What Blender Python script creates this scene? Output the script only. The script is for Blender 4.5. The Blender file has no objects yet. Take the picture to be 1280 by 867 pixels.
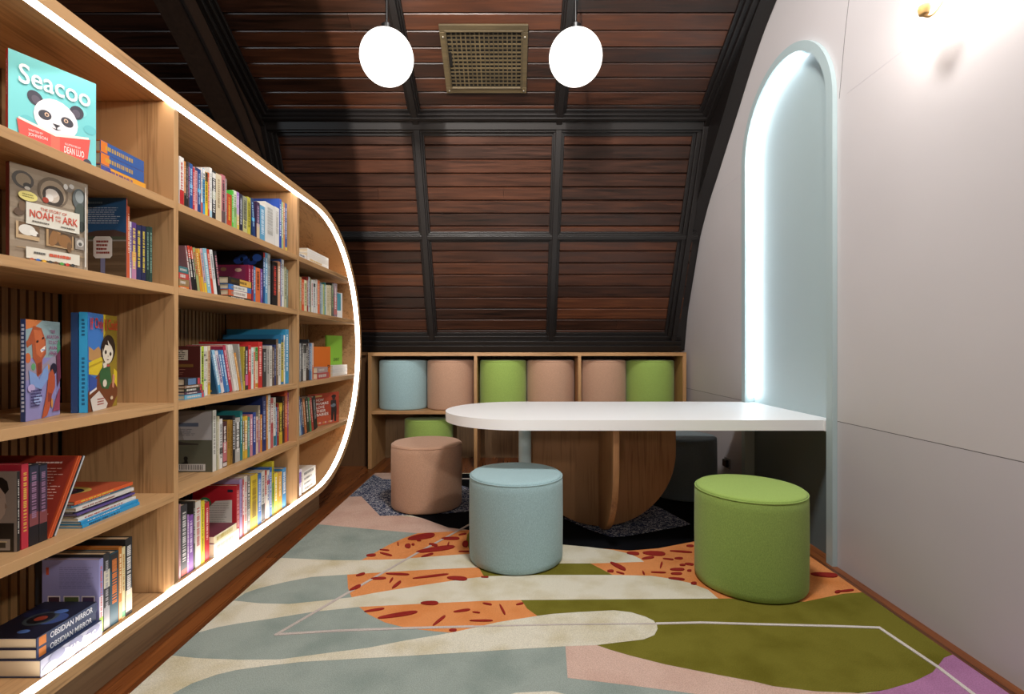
import bpy, bmesh, math, random
from mathutils import Vector, Matrix
random.seed(11)
SC = bpy.context.scene
COL = SC.collection
F = 625.0          # focal length in pixels of the 1280 px wide frame
CY = 437.0         # horizon row
EYE = 1.0          # eye height
R = math.radians

# ------------------------------------------------------------------ materials
def lin(c):
    if isinstance(c, str):
        c = c.lstrip('#')
        if len(c) == 3: c = ''.join(k*2 for k in c)
        c = [int(c[i:i+2], 16)/255 for i in (0, 2, 4)]
        c = [x/12.92 if x <= .04045 else ((x+.055)/1.055)**2.4 for x in c]
    return (c[0], c[1], c[2], 1.0)

_cache = {}
def new_mat(name):
    m = bpy.data.materials.new(name); m.use_nodes = True
    nt = m.node_tree
    return m, nt, nt.nodes['Principled BSDF']

def plain(c, rough=.5, name='paint', metal=0.0, spec=.5):
    key = ('p', str(c), rough, metal, spec)
    if key not in _cache:
        m, nt, b = new_mat(name)
        b.inputs['Base Color'].default_value = lin(c)
        b.inputs['Roughness'].default_value = rough
        b.inputs['Metallic'].default_value = metal
        b.inputs['Specular IOR Level'].default_value = spec
        _cache[key] = m
    return _cache[key]

def node(nt, t, **kw):
    n = nt.nodes.new(t)
    for k, v in kw.items(): setattr(n, k, v)
    return n

def mapped_noise(nt, scale, nscale, detail=4, coord='Object', dist=0.0):
    tc = node(nt, 'ShaderNodeTexCoord'); mp = node(nt, 'ShaderNodeMapping')
    mp.inputs['Scale'].default_value = scale
    nz = node(nt, 'ShaderNodeTexNoise')
    nz.inputs['Scale'].default_value = nscale; nz.inputs['Detail'].default_value = detail
    nz.inputs['Distortion'].default_value = dist
    nt.links.new(tc.outputs[coord], mp.inputs['Vector']); nt.links.new(mp.outputs['Vector'], nz.inputs['Vector'])
    return nz

def ramp(nt, src, stops):
    r = node(nt, 'ShaderNodeValToRGB')
    els = r.color_ramp.elements
    while len(els) < len(stops): els.new(.5)
    for e, (p, c) in zip(els, stops): e.position = p; e.color = lin(c)
    nt.links.new(src, r.inputs['Fac'])
    return r

def bump(nt, src, b, strength, dist=.002):
    bp = node(nt, 'ShaderNodeBump'); bp.inputs['Strength'].default_value = strength; bp.inputs['Distance'].default_value = dist
    nt.links.new(src, bp.inputs['Height']); nt.links.new(bp.outputs['Normal'], b.inputs['Normal'])

def oak(axis, dark='#8c6843', light='#bc9366', rough=.45):
    """straight oak veneer with the grain along one axis, plus broad cathedral figure"""
    key = ('oak', axis, dark, light)
    if key in _cache: return _cache[key]
    m, nt, b = new_mat('oak_veneer')
    sc = [14, 14, 14]; sc['xyz'.index(axis)] = .55
    sc2 = [3.2, 3.2, 3.2]; sc2['xyz'.index(axis)] = .5
    n1 = mapped_noise(nt, sc, 7, 5, dist=.4)
    n2 = mapped_noise(nt, sc2, 2.2, 2, dist=1.2)
    mx = node(nt, 'ShaderNodeMath', operation='MULTIPLY_ADD'); mx.inputs[1].default_value = .55
    mul = node(nt, 'ShaderNodeMath', operation='MULTIPLY'); mul.inputs[1].default_value = .45
    nt.links.new(n2.outputs['Fac'], mul.inputs[0])
    nt.links.new(n1.outputs['Fac'], mx.inputs[0]); nt.links.new(mul.outputs[0], mx.inputs[2])
    r = ramp(nt, mx.outputs[0], [(.33, dark), (.5, light), (.68, light)])
    nt.links.new(r.outputs['Color'], b.inputs['Base Color'])
    b.inputs['Roughness'].default_value = rough
    bump(nt, n1.outputs['Fac'], b, .08, .001)
    _cache[key] = m
    return m

def old_boards(name, stops, rough=.4, axis='x'):
    """old varnished boards: every board (mesh island) has a tone of its own"""
    m, nt, b = new_mat(name)
    sc = [9, 9, 9]; sc['xyz'.index(axis)] = .5
    n1 = mapped_noise(nt, sc, 6, 6, dist=.6)
    geo = node(nt, 'ShaderNodeNewGeometry')
    mul = node(nt, 'ShaderNodeMath', operation='MULTIPLY'); mul.inputs[1].default_value = .32
    nt.links.new(geo.outputs['Random Per Island'], mul.inputs[0])
    ma = node(nt, 'ShaderNodeMath', operation='MULTIPLY_ADD'); ma.inputs[1].default_value = .6
    nt.links.new(n1.outputs['Fac'], ma.inputs[0]); nt.links.new(mul.outputs[0], ma.inputs[2])
    r = ramp(nt, ma.outputs[0], stops)
    nt.links.new(r.outputs['Color'], b.inputs['Base Color'])
    rr = node(nt, 'ShaderNodeMath', operation='MULTIPLY_ADD'); rr.inputs[1].default_value = .25; rr.inputs[2].default_value = rough-.12
    nt.links.new(n1.outputs['Fac'], rr.inputs[0]); nt.links.new(rr.outputs[0], b.inputs['Roughness'])
    bump(nt, n1.outputs['Fac'], b, .15, .002)
    return m

def fabric(c, name='woven_fabric'):
    key = ('fab', c)
    if key in _cache: return _cache[key]
    m, nt, b = new_mat(name)
    n1 = mapped_noise(nt, (1, 1, 1), 420, 2)
    n2 = mapped_noise(nt, (260, 260, 60), 2.2, 3)
    ad = node(nt, 'ShaderNodeMath', operation='ADD'); nt.links.new(n1.outputs['Fac'], ad.inputs[0]); nt.links.new(n2.outputs['Fac'], ad.inputs[1])
    hf = node(nt, 'ShaderNodeMath', operation='MULTIPLY'); hf.inputs[1].default_value = .5; nt.links.new(ad.outputs[0], hf.inputs[0])
    l = lin(c)
    r = ramp(nt, hf.outputs[0], [(.3, '#000'), (.7, '#fff')])
    r.color_ramp.elements[0].color = (l[0]*.72, l[1]*.72, l[2]*.72, 1)
    r.color_ramp.elements[1].color = (min(1, l[0]*1.25), min(1, l[1]*1.25), min(1, l[2]*1.25), 1)
    nt.links.new(r.outputs['Color'], b.inputs['Base Color'])
    b.inputs['Roughness'].default_value = .95; b.inputs['Specular IOR Level'].default_value = .15
    b.inputs['Sheen Weight'].default_value = .15
    bump(nt, hf.outputs[0], b, .35, .0015)
    _cache[key] = m
    return m

def pile(c, c2=None, blot=.5):
    """tufted wool pile with soft colour mottling"""
    key = ('pile', c)
    if key in _cache: return _cache[key]
    m, nt, b = new_mat('wool_pile')
    n1 = mapped_noise(nt, (1, 1, 1), 5.5, 4)
    n2 = mapped_noise(nt, (1, 1, 1), 330, 2)
    l = lin(c); d = lin(c2) if c2 else (l[0]*.7, l[1]*.7, l[2]*.7, 1)
    r = ramp(nt, n1.outputs['Fac'], [(.3, '#000'), (.55, '#fff')])
    r.color_ramp.elements[0].color = d; r.color_ramp.elements[1].color = l
    mxx = node(nt, 'ShaderNodeMix', data_type='RGBA', blend_type='MULTIPLY'); mxx.inputs[0].default_value = .45
    r2 = ramp(nt, n2.outputs['Fac'], [(.25, '#999'), (.65, '#fff')])
    nt.links.new(r.outputs['Color'], mxx.inputs[6]); nt.links.new(r2.outputs['Color'], mxx.inputs[7])
    nt.links.new(mxx.outputs[2], b.inputs['Base Color'])
    b.inputs['Roughness'].default_value = 1; b.inputs['Specular IOR Level'].default_value = .05
    bump(nt, n2.outputs['Fac'], b, .5, .004)
    _cache[key] = m
    return m

def speckle(base, fleck):
    m, nt, b = new_mat('speckled_pile')
    v = mapped_noise(nt, (1, 1.6, 1), 62, 2, dist=1.5)
    r = ramp(nt, v.outputs['Fac'], [(.55, base), (.575, fleck)])
    nt.links.new(r.outputs['Color'], b.inputs['Base Color'])
    b.inputs['Roughness'].default_value = 1; b.inputs['Specular IOR Level'].default_value = .05
    n2 = mapped_noise(nt, (1, 1, 1), 330, 2); bump(nt, n2.outputs['Fac'], b, .5, .004)
    return m

def painted(c, name='wall_paint', rough=.55, var=.04):
    m, nt, b = new_mat(name)
    n1 = mapped_noise(nt, (1, 1, 1), 1.3, 3)
    l = lin(c)
    r = ramp(nt, n1.outputs['Fac'], [(.3, '#000'), (.7, '#fff')])
    r.color_ramp.elements[0].color = tuple(x*(1-var) for x in l[:3])+(1,)
    r.color_ramp.elements[1].color = tuple(min(1, x*(1+var)) for x in l[:3])+(1,)
    nt.links.new(r.outputs['Color'], b.inputs['Base Color'])
    b.inputs['Roughness'].default_value = rough
    return m

def glow(c, strength, name='lamp_glow'):
    m = bpy.data.materials.new(name); m.use_nodes = True
    nt = m.node_tree; nt.nodes.clear()
    e = nt.nodes.new('ShaderNodeEmission'); o = nt.nodes.new('ShaderNodeOutputMaterial')
    e.inputs['Color'].default_value = lin(c); e.inputs['Strength'].default_value = strength
    nt.links.new(e.outputs[0], o.inputs['Surface'])
    return m

# ------------------------------------------------------------------ mesh helpers
class MB:
    def __init__(s): s.v = []; s.f = []; s.m = []; s.mats = []
    def mat(s, m):
        if m not in s.mats: s.mats.append(m)
        return s.mats.index(m)
    def add(s, vs, fs, m):
        o = len(s.v); k = s.mat(m)
        s.v += [tuple(p) for p in vs]
        for f in fs: s.f.append([i+o for i in f]); s.m.append(k)
    def box(s, x0, x1, y0, y1, z0, z1, m):
        vs = [(x0,y0,z0),(x1,y0,z0),(x1,y1,z0),(x0,y1,z0),(x0,y0,z1),(x1,y0,z1),(x1,y1,z1),(x0,y1,z1)]
        s.add(vs, [(3,2,1,0),(4,5,6,7),(0,1,5,4),(1,2,6,5),(2,3,7,6),(3,0,4,7)], m)
    def hexa(s, p, m):
        s.add(p, [(3,2,1,0),(4,5,6,7),(0,1,5,4),(1,2,6,5),(2,3,7,6),(3,0,4,7)], m)
    def prism(s, pts, fn, a, b, m):
        """polygon pts (2-D) swept from a to b; fn(p, t) -> 3-D"""
        n = len(pts)
        vs = [fn(p, a) for p in pts]+[fn(p, b) for p in pts]
        fs = [tuple(range(n-1, -1, -1)), tuple(range(n, 2*n))]
        fs += [(i, (i+1) % n, n+(i+1) % n, n+i) for i in range(n)]
        s.add(vs, fs, m)
    def strip(s, ring_a, ring_b, m, closed=False):
        n = len(ring_a); vs = list(ring_a)+list(ring_b)
        k = n if closed else n-1
        s.add(vs, [(i, (i+1) % n, n+(i+1) % n, n+i) for i in range(k)], m)
    def lathe(s, prof, m, seg=48, c=(0, 0, 0)):
        rings = []
        vs = []; fs = []
        for (r, z) in prof:
            for k in range(seg):
                a = 2*math.pi*k/seg
                vs.append((c[0]+r*math.cos(a), c[1]+r*math.sin(a), c[2]+z))
        for i in range(len(prof)-1):
            for k in range(seg):
                a = i*seg+k; b2 = i*seg+(k+1) % seg
                fs.append((a, b2, b2+seg, a+seg))
        fs.append(tuple(range(seg-1, -1, -1)))
        fs.append(tuple(range((len(prof)-1)*seg, len(prof)*seg)))
        s.add(vs, fs, m)
    def tube(s, pts, r, m, seg=10):
        pts = [Vector(p) for p in pts]; rings = []
        vs = []; fs = []
        for i, p in enumerate(pts):
            d = (pts[min(i+1, len(pts)-1)]-pts[max(i-1, 0)]).normalized()
            u = d.cross(Vector((0, 0, 1)))
            if u.length < 1e-3: u = d.cross(Vector((1, 0, 0)))
            u.normalize(); w = d.cross(u)
            for k in range(seg):
                a = 2*math.pi*k/seg
                vs.append(tuple(p+u*math.cos(a)*r+w*math.sin(a)*r))
        for i in range(len(pts)-1):
            for k in range(seg):
                a = i*seg+k; b2 = i*seg+(k+1) % seg
                fs.append((a, a+seg, b2+seg, b2))
        fs.append(tuple(range(seg))); fs.append(tuple(range(len(pts)*seg-1, (len(pts)-1)*seg-1, -1)))
        s.add(vs, fs, m)
    def build(s, name, parent=None, smooth=False, bevel=0, kind=None, angle=40):
        me = bpy.data.meshes.new(name)
        me.from_pydata(s.v, [], s.f)
        for mm in s.mats: me.materials.append(mm)
        me.polygons.foreach_set('material_index', s.m)
        bm = bmesh.new(); bm.from_mesh(me)
        bmesh.ops.recalc_face_normals(bm, faces=bm.faces)
        bm.to_mesh(me); bm.free()
        me.update()
        o = bpy.data.objects.new(name, me); COL.objects.link(o)
        if parent: o.parent = parent
        if bevel:
            md = o.modifiers.new('edge', 'BEVEL'); md.width = bevel; md.segments = 2; md.limit_method = 'ANGLE'; md.angle_limit = R(35)
        if smooth:
            me.polygons.foreach_set('use_smooth', [True]*len(me.polygons))
            me.set_sharp_from_angle(angle=R(angle))
        if kind: o['kind'] = kind
        return o

def empty(name, loc=(0, 0, 0), rot=(0, 0, 0), label=None, cat=None, group=None):
    o = bpy.data.objects.new(name, None); COL.objects.link(o)
    o.location = loc; o.rotation_euler = rot; o.empty_display_size = .05
    tag(o, label, cat, group)
    return o

def tag(o, label=None, cat=None, group=None, kind=None):
    if label: o['label'] = label
    if cat: o['category'] = cat
    if group: o['group'] = group
    if kind: o['kind'] = kind
    return o

def copy_thing(o):
    r = o.copy(); COL.objects.link(r)
    for ch in list(o.children):
        c = ch.copy(); COL.objects.link(c); c.parent = r
        for g in list(ch.children):
            d = g.copy(); COL.objects.link(d); d.parent = c
    return r

_fonts = {}
def text_verts(s):
    """outline of a string in the built-in font as (verts, faces), normalised to a unit box"""
    if s in _fonts: return _fonts[s]
    cu = bpy.data.curves.new('lettering', 'FONT'); cu.body = s; cu.size = 1; cu.resolution_u = 3; cu.offset = .012
    o = bpy.data.objects.new('lettering', cu); COL.objects.link(o)
    dg = bpy.context.evaluated_depsgraph_get(); dg.update()
    me = bpy.data.meshes.new_from_object(o.evaluated_get(dg))
    vs = [tuple(v.co) for v in me.vertices]; fs = [tuple(p.vertices) for p in me.polygons]
    bpy.data.objects.remove(o); bpy.data.curves.remove(cu); bpy.data.meshes.remove(me)
    x0 = min(v[0] for v in vs); x1 = max(v[0] for v in vs); y0 = min(v[1] for v in vs); y1 = max(v[1] for v in vs)
    vs = [((v[0]-x0)/(x1-x0), (v[1]-y0)/(y1-y0)) for v in vs]
    _fonts[s] = (vs, fs)
    return _fonts[s]

def floor_at(px, py, h=0.0):
    """where on a horizontal plane at height h a measured point of the photograph lies"""
    y = (EYE-h)*F/(py-CY)
    return ((px-640)/F*y, y)

# ------------------------------------------------------------------ camera
cam = bpy.data.cameras.new('camera'); cam_o = bpy.data.objects.new('camera', cam); COL.objects.link(cam_o)
cam_o.location = (0, 0, EYE); cam_o.rotation_euler = (R(90), 0, 0)
cam.sensor_width = 36; cam.lens = 36*F/1280; cam.shift_y = (CY-433.5)/1280; cam.clip_start = .01
SC.camera = cam_o
SC.view_settings.view_transform = 'Standard'
SC.view_settings.look = 'None'
SC.view_settings.exposure = 0
w = bpy.data.worlds.new('world'); SC.world = w; w.use_nodes = True
w.node_tree.nodes['Background'].inputs[0].default_value = (.9, .95, 1, 1)
w.node_tree.nodes['Background'].inputs[1].default_value = .06
# ================================================================== the room
WX = 1.50           # plane of the right wall
M_wall = painted('#d4cfd0', 'wall_paint', .5)
M_wall_low = painted('#cdc8cc', 'wall_paint_low', .45)
M_seam = plain('#6f6a6b', .7, 'seam')
M_board = old_boards('old_ceiling_boards', [(.22, '#140b07'), (.42, '#331b10'), (.62, '#4c2917'), (.85, '#6e4023')], .36)
M_beam = plain('#120e0d', .42, 'black_stained_timber')
M_beam2 = old_boards('dark_rib_timber', [(.2, '#15100d'), (.8, '#3a2a20')], .38, 'z')
M_floor = old_boards('floor_boards', [(.2, '#4a2712'), (.5, '#7c431d'), (.75, '#9c5c2c'), (.95, '#b2743c')], .3, 'y')
M_black = plain('#050505', .8, 'black')

# floor: boards running away from the camera
fb = MB()
x = -4.2; j = 0
while x < 1.6:
    y = -3.3 - random.random()*1.2
    while y < 4.72:
        l = random.uniform(1.3, 2.4)
        a, b2 = max(y, -3.3), min(y+l, 4.72)
        if b2 > a: fb.box(x+.0006, x+.0584, a+.0006, b2-.0006, -.02, 0, M_floor)
        y += l
    x += .059
fb.box(-4.2, 1.62, -3.3, 4.72, -.03, -.015, M_black)
fb.build('floor', kind='structure')

# ceiling profile (distance from the camera, height) of the face of the battens
KINK = (3.58, 2.60); FOOT = (4.31, 1.06); UP = (2.85, 2.99)
def lower(t): return (KINK[0]+(FOOT[0]-KINK[0])*t, KINK[1]+(FOOT[1]-KINK[1])*t)
LL = math.hypot(FOOT[0]-KINK[0], FOOT[1]-KINK[1])
dl = ((FOOT[0]-KINK[0])/LL, (FOOT[1]-KINK[1])/LL); nl = (-dl[1], dl[0])      # outward normal (away from the room)
LU = math.hypot(UP[0]-KINK[0], UP[1]-KINK[1])
du = ((UP[0]-KINK[0])/LU, (UP[1]-KINK[1])/LU); nu = (du[1], -du[0])
UPLEN = 3.75
def low_pt(s, off): return (KINK[0]+dl[0]*s+nl[0]*off, KINK[1]+dl[1]*s+nl[1]*off)
def up_pt(s, off): return (KINK[0]+du[0]*s+nu[0]*off, KINK[1]+du[1]*s+nu[1]*off)
PX = [-4.2, -3.0, -1.87, -.688, .337, 1.44]
cb = MB()
def boards(fn, s0, s1):
    n = round((s1-s0)/.1); p = (s1-s0)/n
    for a, b2 in zip(PX[:-1], PX[1:]):
        for i in range(n):
            sa, sb = s0+i*p+.003, s0+(i+1)*p-.003
            cuts = [a, b2]
            if random.random() < .12: cuts = [a, random.uniform(a+.25, b2-.25), b2]
            for c0, c1 in zip(cuts[:-1], cuts[1:]):
                q = []
                pr = [(sa, .068), (sa, .052), (sa+.005, .046), (sb-.005, .050), (sb, .054), (sb, .068)]
                cb.prism(pr, lambda u, t: (t,)+fn(u[0], u[1]), c0+.0008, c1-.0008, M_board)
boards(low_pt, .03, LL)
boards(up_pt, .03, UPLEN)
# dark sheathing behind the boards, then the flat part above and behind the camera
cb.prism([low_pt(LL+.1, .07), low_pt(-.06, .07), up_pt(UPLEN, .07), (-3.3, up_pt(UPLEN, .07)[1]), (-3.3, up_pt(UPLEN, .12)[1]), up_pt(UPLEN, .12), low_pt(-.08, .12), low_pt(LL+.1, .12)],
         lambda u, t: (t, u[0], u[1]), -4.25, 1.56, M_black)
cb.build('ceiling', kind='structure')

def batten(fn, s0, s1, xc, name):
    b = MB()
    for (w0, w1, o0) in ((-.045, .045, .034), (-.034, .034, .016), (-.022, .022, 0)):
        b.prism([(s0, .066), (s0, o0), (s1, o0), (s1, .066)], lambda u, t: (t,)+fn(u[0], u[1]), xc+w0, xc+w1, M_beam)
    b.build(name, kind='structure', bevel=.004)
k = 1
for xc in (-3.0, -.688, .337):
    batten(low_pt, -.0, LL-.02, xc, 'trim_%d' % k); k += 1
    batten(up_pt, -.0, UPLEN, xc, 'trim_%d' % k); k += 1

def rail(fn, s, half, name, layers):
    b = MB()
    for (a, c, o0) in layers:
        b.prism([(s+a, .066), (s+a, o0), (s+c, o0), (s+c, .066)], lambda u, t: (t,)+fn(u[0], u[1]), -4.2, 1.46, M_beam)
    return b.build(name, kind='structure', bevel=.004)
rail(low_pt, .80, 0, 'trim_%d' % k, ((-.04, .04, .036), (-.028, .028, .018), (-.016, .016, .004))); k += 1
rail(up_pt, .055, 0, 'trim_%d' % k, ((-.05, .05, .036), (-.03, .03, .014), (-.012, .012, -.004))); k += 1
rail(low_pt, .012, 0, 'trim_%d' % k, ((-.05, .055, .036), (-.05, .03, .012), (-.05, .012, -.006))); k += 1
rail(low_pt, LL-.02, 0, 'trim_%d' % k, ((-.06, .09, .036), (-.035, .09, .014), (.0, .09, -.014), (.035, .09, -.03))); k += 1

# curved ribs along the right wall and behind the bookcase
def rib(name, x0, x1, inner, side=False):
    b = MB()
    n = len(inner)
    # outer line lies behind the boards
    outer = []
    for (y, z) in inner:
        outer.append((y+.42, z+.36))
    back = [low_pt(LL+.05, .069), low_pt(0, .069), up_pt(UPLEN, .069)]
    # clip: fill between the inner edge and the sheathing with a triangulated sheet on both faces
    from mathutils.geometry import tessellate_polygon
    poly = list(inner)+list(reversed(back)) if inner[0][0] > inner[-1][0] else list(inner)+back
    tris = tessellate_polygon([[Vector((p[0], p[1], 0)) for p in poly]])
    m = len(poly)
    vs = [(x0, p[0], p[1]) for p in poly]+[(x1, p[0], p[1]) for p in poly]
    fs = [tuple(t) for t in tris]+[tuple(i+m for i in reversed(t)) for t in tris]
    fs += [(i, (i+1) % m, m+(i+1) % m, m+i) for i in range(m)]
    b.add(vs, fs, M_beam if not side else M_beam2)
    return b
def smooth_curve(pts, n=6):
    out = []
    for i in range(len(pts)-1):
        p0 = pts[max(i-1, 0)]; p1 = pts[i]; p2 = pts[i+1]; p3 = pts[min(i+2, len(pts)-1)]
        for k2 in range(n):
            t = k2/n
            out.append(tuple(.5*((2*p1[a])+(-p0[a]+p2[a])*t+(2*p0[a]-5*p1[a]+4*p2[a]-p3[a])*t*t+(-p0[a]+3*p1[a]-3*p2[a]+p3[a])*t**3) for a in (0, 1)))
    out.append(pts[-1]); return out
arcR = smooth_curve([(4.34, 1.0), (4.245, 1.35), (4.11, 1.70), (3.83, 2.08), (3.60, 2.30), (3.33, 2.56), (3.09, 2.79), (2.84, 2.97), (2.2, 3.30), (1.2, 3.84), (.3, 4.3)])
b = rib('rib', 1.405, 1.497, arcR)
o = b.build('trim_%d' % k, kind='structure', smooth=True, angle=30); k += 1
mb = MB()      # stepped moulding between the boards and the right rib
for x0, x1, off in ((1.315, 1.41, .034), (1.34, 1.41, .014), (1.37, 1.41, -.008)):
    for fn, s1 in ((low_pt, LL), (up_pt, UPLEN)):
        mb.prism([(0, .066), (0, off), (s1, off), (s1, .066)], lambda u, t: (t,)+fn(u[0], u[1]), x0, x1, M_beam)
mb.build('trim_%d' % k, kind='structure', bevel=.004); k += 1
arcL = smooth_curve([(4.34, 1.0), (4.1, 1.45), (3.8, 1.92), (3.37, 2.40), (3.05, 2.66), (2.70, 2.89), (2.2, 3.17), (1.2, 3.72), (.3, 4.22)])
b = rib('rib', -1.94, -1.80, arcL, True)
for (a, c, e) in ((.0, .03, -1.79), (.16, .18, -1.792)):   # mouldings on the lit face of the rib
    pts = arcL
    ring = [(p[0]+a*.62, p[1]+a*.78) for p in pts]; ring2 = [(p[0]+c*.62, p[1]+c*.78) for p in pts]
    for i in range(len(pts)-1):
        q = [ring[i], ring[i+1], ring2[i+1], ring2[i]]
        b.prism(q, lambda u, t: (t, u[0], u[1]), -1.80, e, M_beam)
b.build('trim_%d' % k, kind='structure'); k += 1
mb = MB()
for x0, x1, off in ((-1.80, -1.71, .034), (-1.80, -1.735, .014), (-1.80, -1.765, -.008)):
    for fn, s1 in ((low_pt, LL), (up_pt, UPLEN)):
        mb.prism([(0, .066), (0, off), (s1, off), (s1, .066)], lambda u, t: (t,)+fn(u[0], u[1]), x0, x1, M_beam)
mb.build('trim_%d' % k, kind='structure', bevel=.004); k += 1

# walls
top = up_pt(UPLEN, .09)
prof = [(-3.3, 0), (4.72, 0), (4.72, 1.02), low_pt(LL+.02, .08), low_pt(-.02, .08), top, (-3.3, top[1])]
YN, YF, FWD, SPR = 2.306, 3.22, .046, 2.173
yc = (YN+YF)/2; RO = (YF-YN)/2; RI = RO-FWD
def arch(rad, n=40, z0=0.0):
    pts = [(yc-rad, z0)]
    pts += [(yc-rad*math.cos(math.pi*i/n), SPR+rad*math.sin(math.pi*i/n)) for i in range(n+1)]
    pts += [(yc+rad, z0)]
    return pts
from mathutils.geometry import tessellate_polygon
def sheet(b, outer, holes, x0, x1, mat):
    loops = [outer]+holes
    tr = tessellate_polygon([[Vector((p[0], p[1], 0)) for p in lp] for lp in loops])
    flat = [p for lp in loops for p in lp]; n = len(flat)
    vs = [(x0, p[0], p[1]) for p in flat]+[(x1, p[0], p[1]) for p in flat]
    fs = [tuple(t) for t in tr]+[tuple(i+n for i in reversed(t)) for t in tr]
    o = 0
    for lp in loops:
        k2 = len(lp); fs += [(o+i, o+(i+1) % k2, n+o+(i+1) % k2, n+o+i) for i in range(k2)]; o += k2
    b.add(vs, fs, mat)
wb = MB()
up = [(-3.3, .672), (yc-RI-.01, .672)]+arch(RI+.01, 40, .672)+[(yc+RI+.01, .672), (4.72, .672)]+[p for p in prof if p[1] > .7]
up2 = []
for p in up:
    if not up2 or (abs(p[0]-up2[-1][0])+abs(p[1]-up2[-1][1])) > 1e-5: up2.append(p)
sheet(wb, up2, [], WX, WX+.06, M_wall)
wb.box(WX, WX+.06, -3.3, yc-RI-.01, 0, .669, M_wall_low); wb.box(WX, WX+.06, yc+RI+.01, 4.72, 0, .669, M_wall_low)
wb.build('wall_right', kind='structure')
sm = MB()
sm.box(WX+.001, WX+.01, -3.3, YN, .668, .673, M_seam); sm.box(WX+.001, WX+.01, YF, 4.7, .668, .673, M_seam)
s2 = M_seam
sm.box(WX-.0006, WX+.01, -3.3, 2.24, 2.146, 2.149, M_wall_low)
sm.box(WX-.0006, WX+.01, 3.2, 4.2, 2.146, 2.149, M_wall_low)
cv = smooth_curve([(2.29, 2.15), (2.275, 2.25), (2.25, 2.42), (2.215, 2.6), (2.17, 2.8), (2.1, 3.05)], 4)
for (a, b2) in zip(cv[:-1], cv[1:]):
    sm.prism([a, b2, (b2[0]+.003, b2[1]), (a[0]+.003, a[1])], lambda u, t: (t, u[0], u[1]), WX-.0006, WX+.01, M_seam)
sm.build('trim_%d' % k, kind='structure'); k += 1
wl = MB(); wl.prism(prof, lambda u, t: (t, u[0], u[1]), -4.26, -4.2, painted('#4a423d', 'dark_wall', .7)); wl.build('wall_left', kind='structure')
wk = MB(); wk.box(-4.2, WX, -3.36, -3.3, 0, top[1], painted('#6a625d', 'back_wall_paint', .6)); wk.build('wall_back', kind='structure')
wf = MB(); wf.box(-4.2, WX, 4.70, 4.76, 0, 1.03, painted('#3a2a20', 'knee_wall', .6)); wf.build('wall_front', kind='structure')

# old oak-coloured panelling left of the stool cubbies
pf = MB(); pf.box(-4.2, -1.25, 4.30, 4.33, 0, .955, oak('z', '#4a331f', '#6a4a2e')); pf.box(-4.2, -1.25, 4.27, 4.34, .955, .98, oak('x', '#6a4a2e', '#8a6440'))
pf.build('trim_%d' % k, kind='structure'); k += 1

# socket low on the wall under the table
so = empty('wall_socket', (WX, 3.47, .215), label='small black power socket low on the grey wall, under the white table', cat='socket')
s1 = MB(); s1.box(-.009, -.0005, -.045, .045, -.035, .035, plain('#8c8688', .5)); s1.build('face_plate', so, bevel=.002)
s1 = MB(); s1.box(-.03, -.009, -.03, .03, -.024, .024, plain('#0a0a0a', .4)); s1.build('plug', so, bevel=.004)

# ------------------------------------------------------------------ air vent on the sloping boards
def up_dir():
    # local x = world x, local y = up the slope (towards the camera), local z = into the room
    ex = Vector((1, 0, 0)); ey = Vector((0, du[0], du[1])); ez = Vector((0, -nu[0], -nu[1]))
    return Matrix((ex, ey, ez)).transposed()
sv = (KINK[0]-3.178)/(-du[0])
c = up_pt(sv, .046)
ve = empty('air_vent', (-.172, c[0], c[1]), up_dir().to_euler(), 'old square brass air vent grille on the dark boarded ceiling between the globe lamps', 'vent')
M_brass = old_boards('dull_brass', [(.2, '#352d1e'), (.6, '#574a32'), (.9, '#6f6045')], .5)
vb = MB(); vb.box(-.235, .235, -.19, .19, .0005, .004, M_black); vb.build('backing', ve)
vb = MB()
HW, HH, FW = .27, .222, .042
for (x0, x1, y0, y1) in ((-HW, HW, HH-FW, HH), (-HW, HW, -HH, -HH+FW), (-HW, -HW+FW, -HH+FW, HH-FW), (HW-FW, HW, -HH+FW, HH-FW)):
    vb.box(x0, x1, y0, y1, .0005, .016, M_brass)
for (x0, x1, y0, y1) in ((-HW+.03, HW-.03, HH-FW, HH-FW+.01), (-HW+.03, HW-.03, -HH+FW-.01, -HH+FW), (-HW+FW-.01, -HW+FW, -HH+.03, HH-.03), (HW-FW, HW-FW+.01, -HH+.03, HH-.03)):
    vb.box(x0, x1, y0, y1, .016, .022, M_brass)
vb.build('frame', ve, bevel=.003)
vb = MB()
nx, ny = 16, 14; gx, gy = (HW-FW)*2/nx, (HH-FW)*2/ny
for i in range(1, nx):
    xx = -HW+FW+i*gx; vb.box(xx-.004, xx+.004, -HH+FW, HH-FW, .006, .011, M_brass)
for i in range(1, ny):
    yy = -HH+FW+i*gy; vb.box(-HW+FW, HW-FW, yy-.004, yy+.004, .0055, .0105, M_brass)
vb.build('grille', ve)
for sx, sy in ((-.25, .15), (.25, .15), (-.25, -.205), (.25, -.205)):
    vb = MB(); vb.lathe([(.006, .016), (.006, .019), (.003, .021)], plain('#d8d4c8', .3, metal=1), 10, (sx, sy, 0)); vb.build('screw', ve)
vb = MB(); vb.box(-.226, -.21, -.035, .055, .006, .016, plain('#0a0908', .5)); vb.build('lever_slot', ve)

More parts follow.
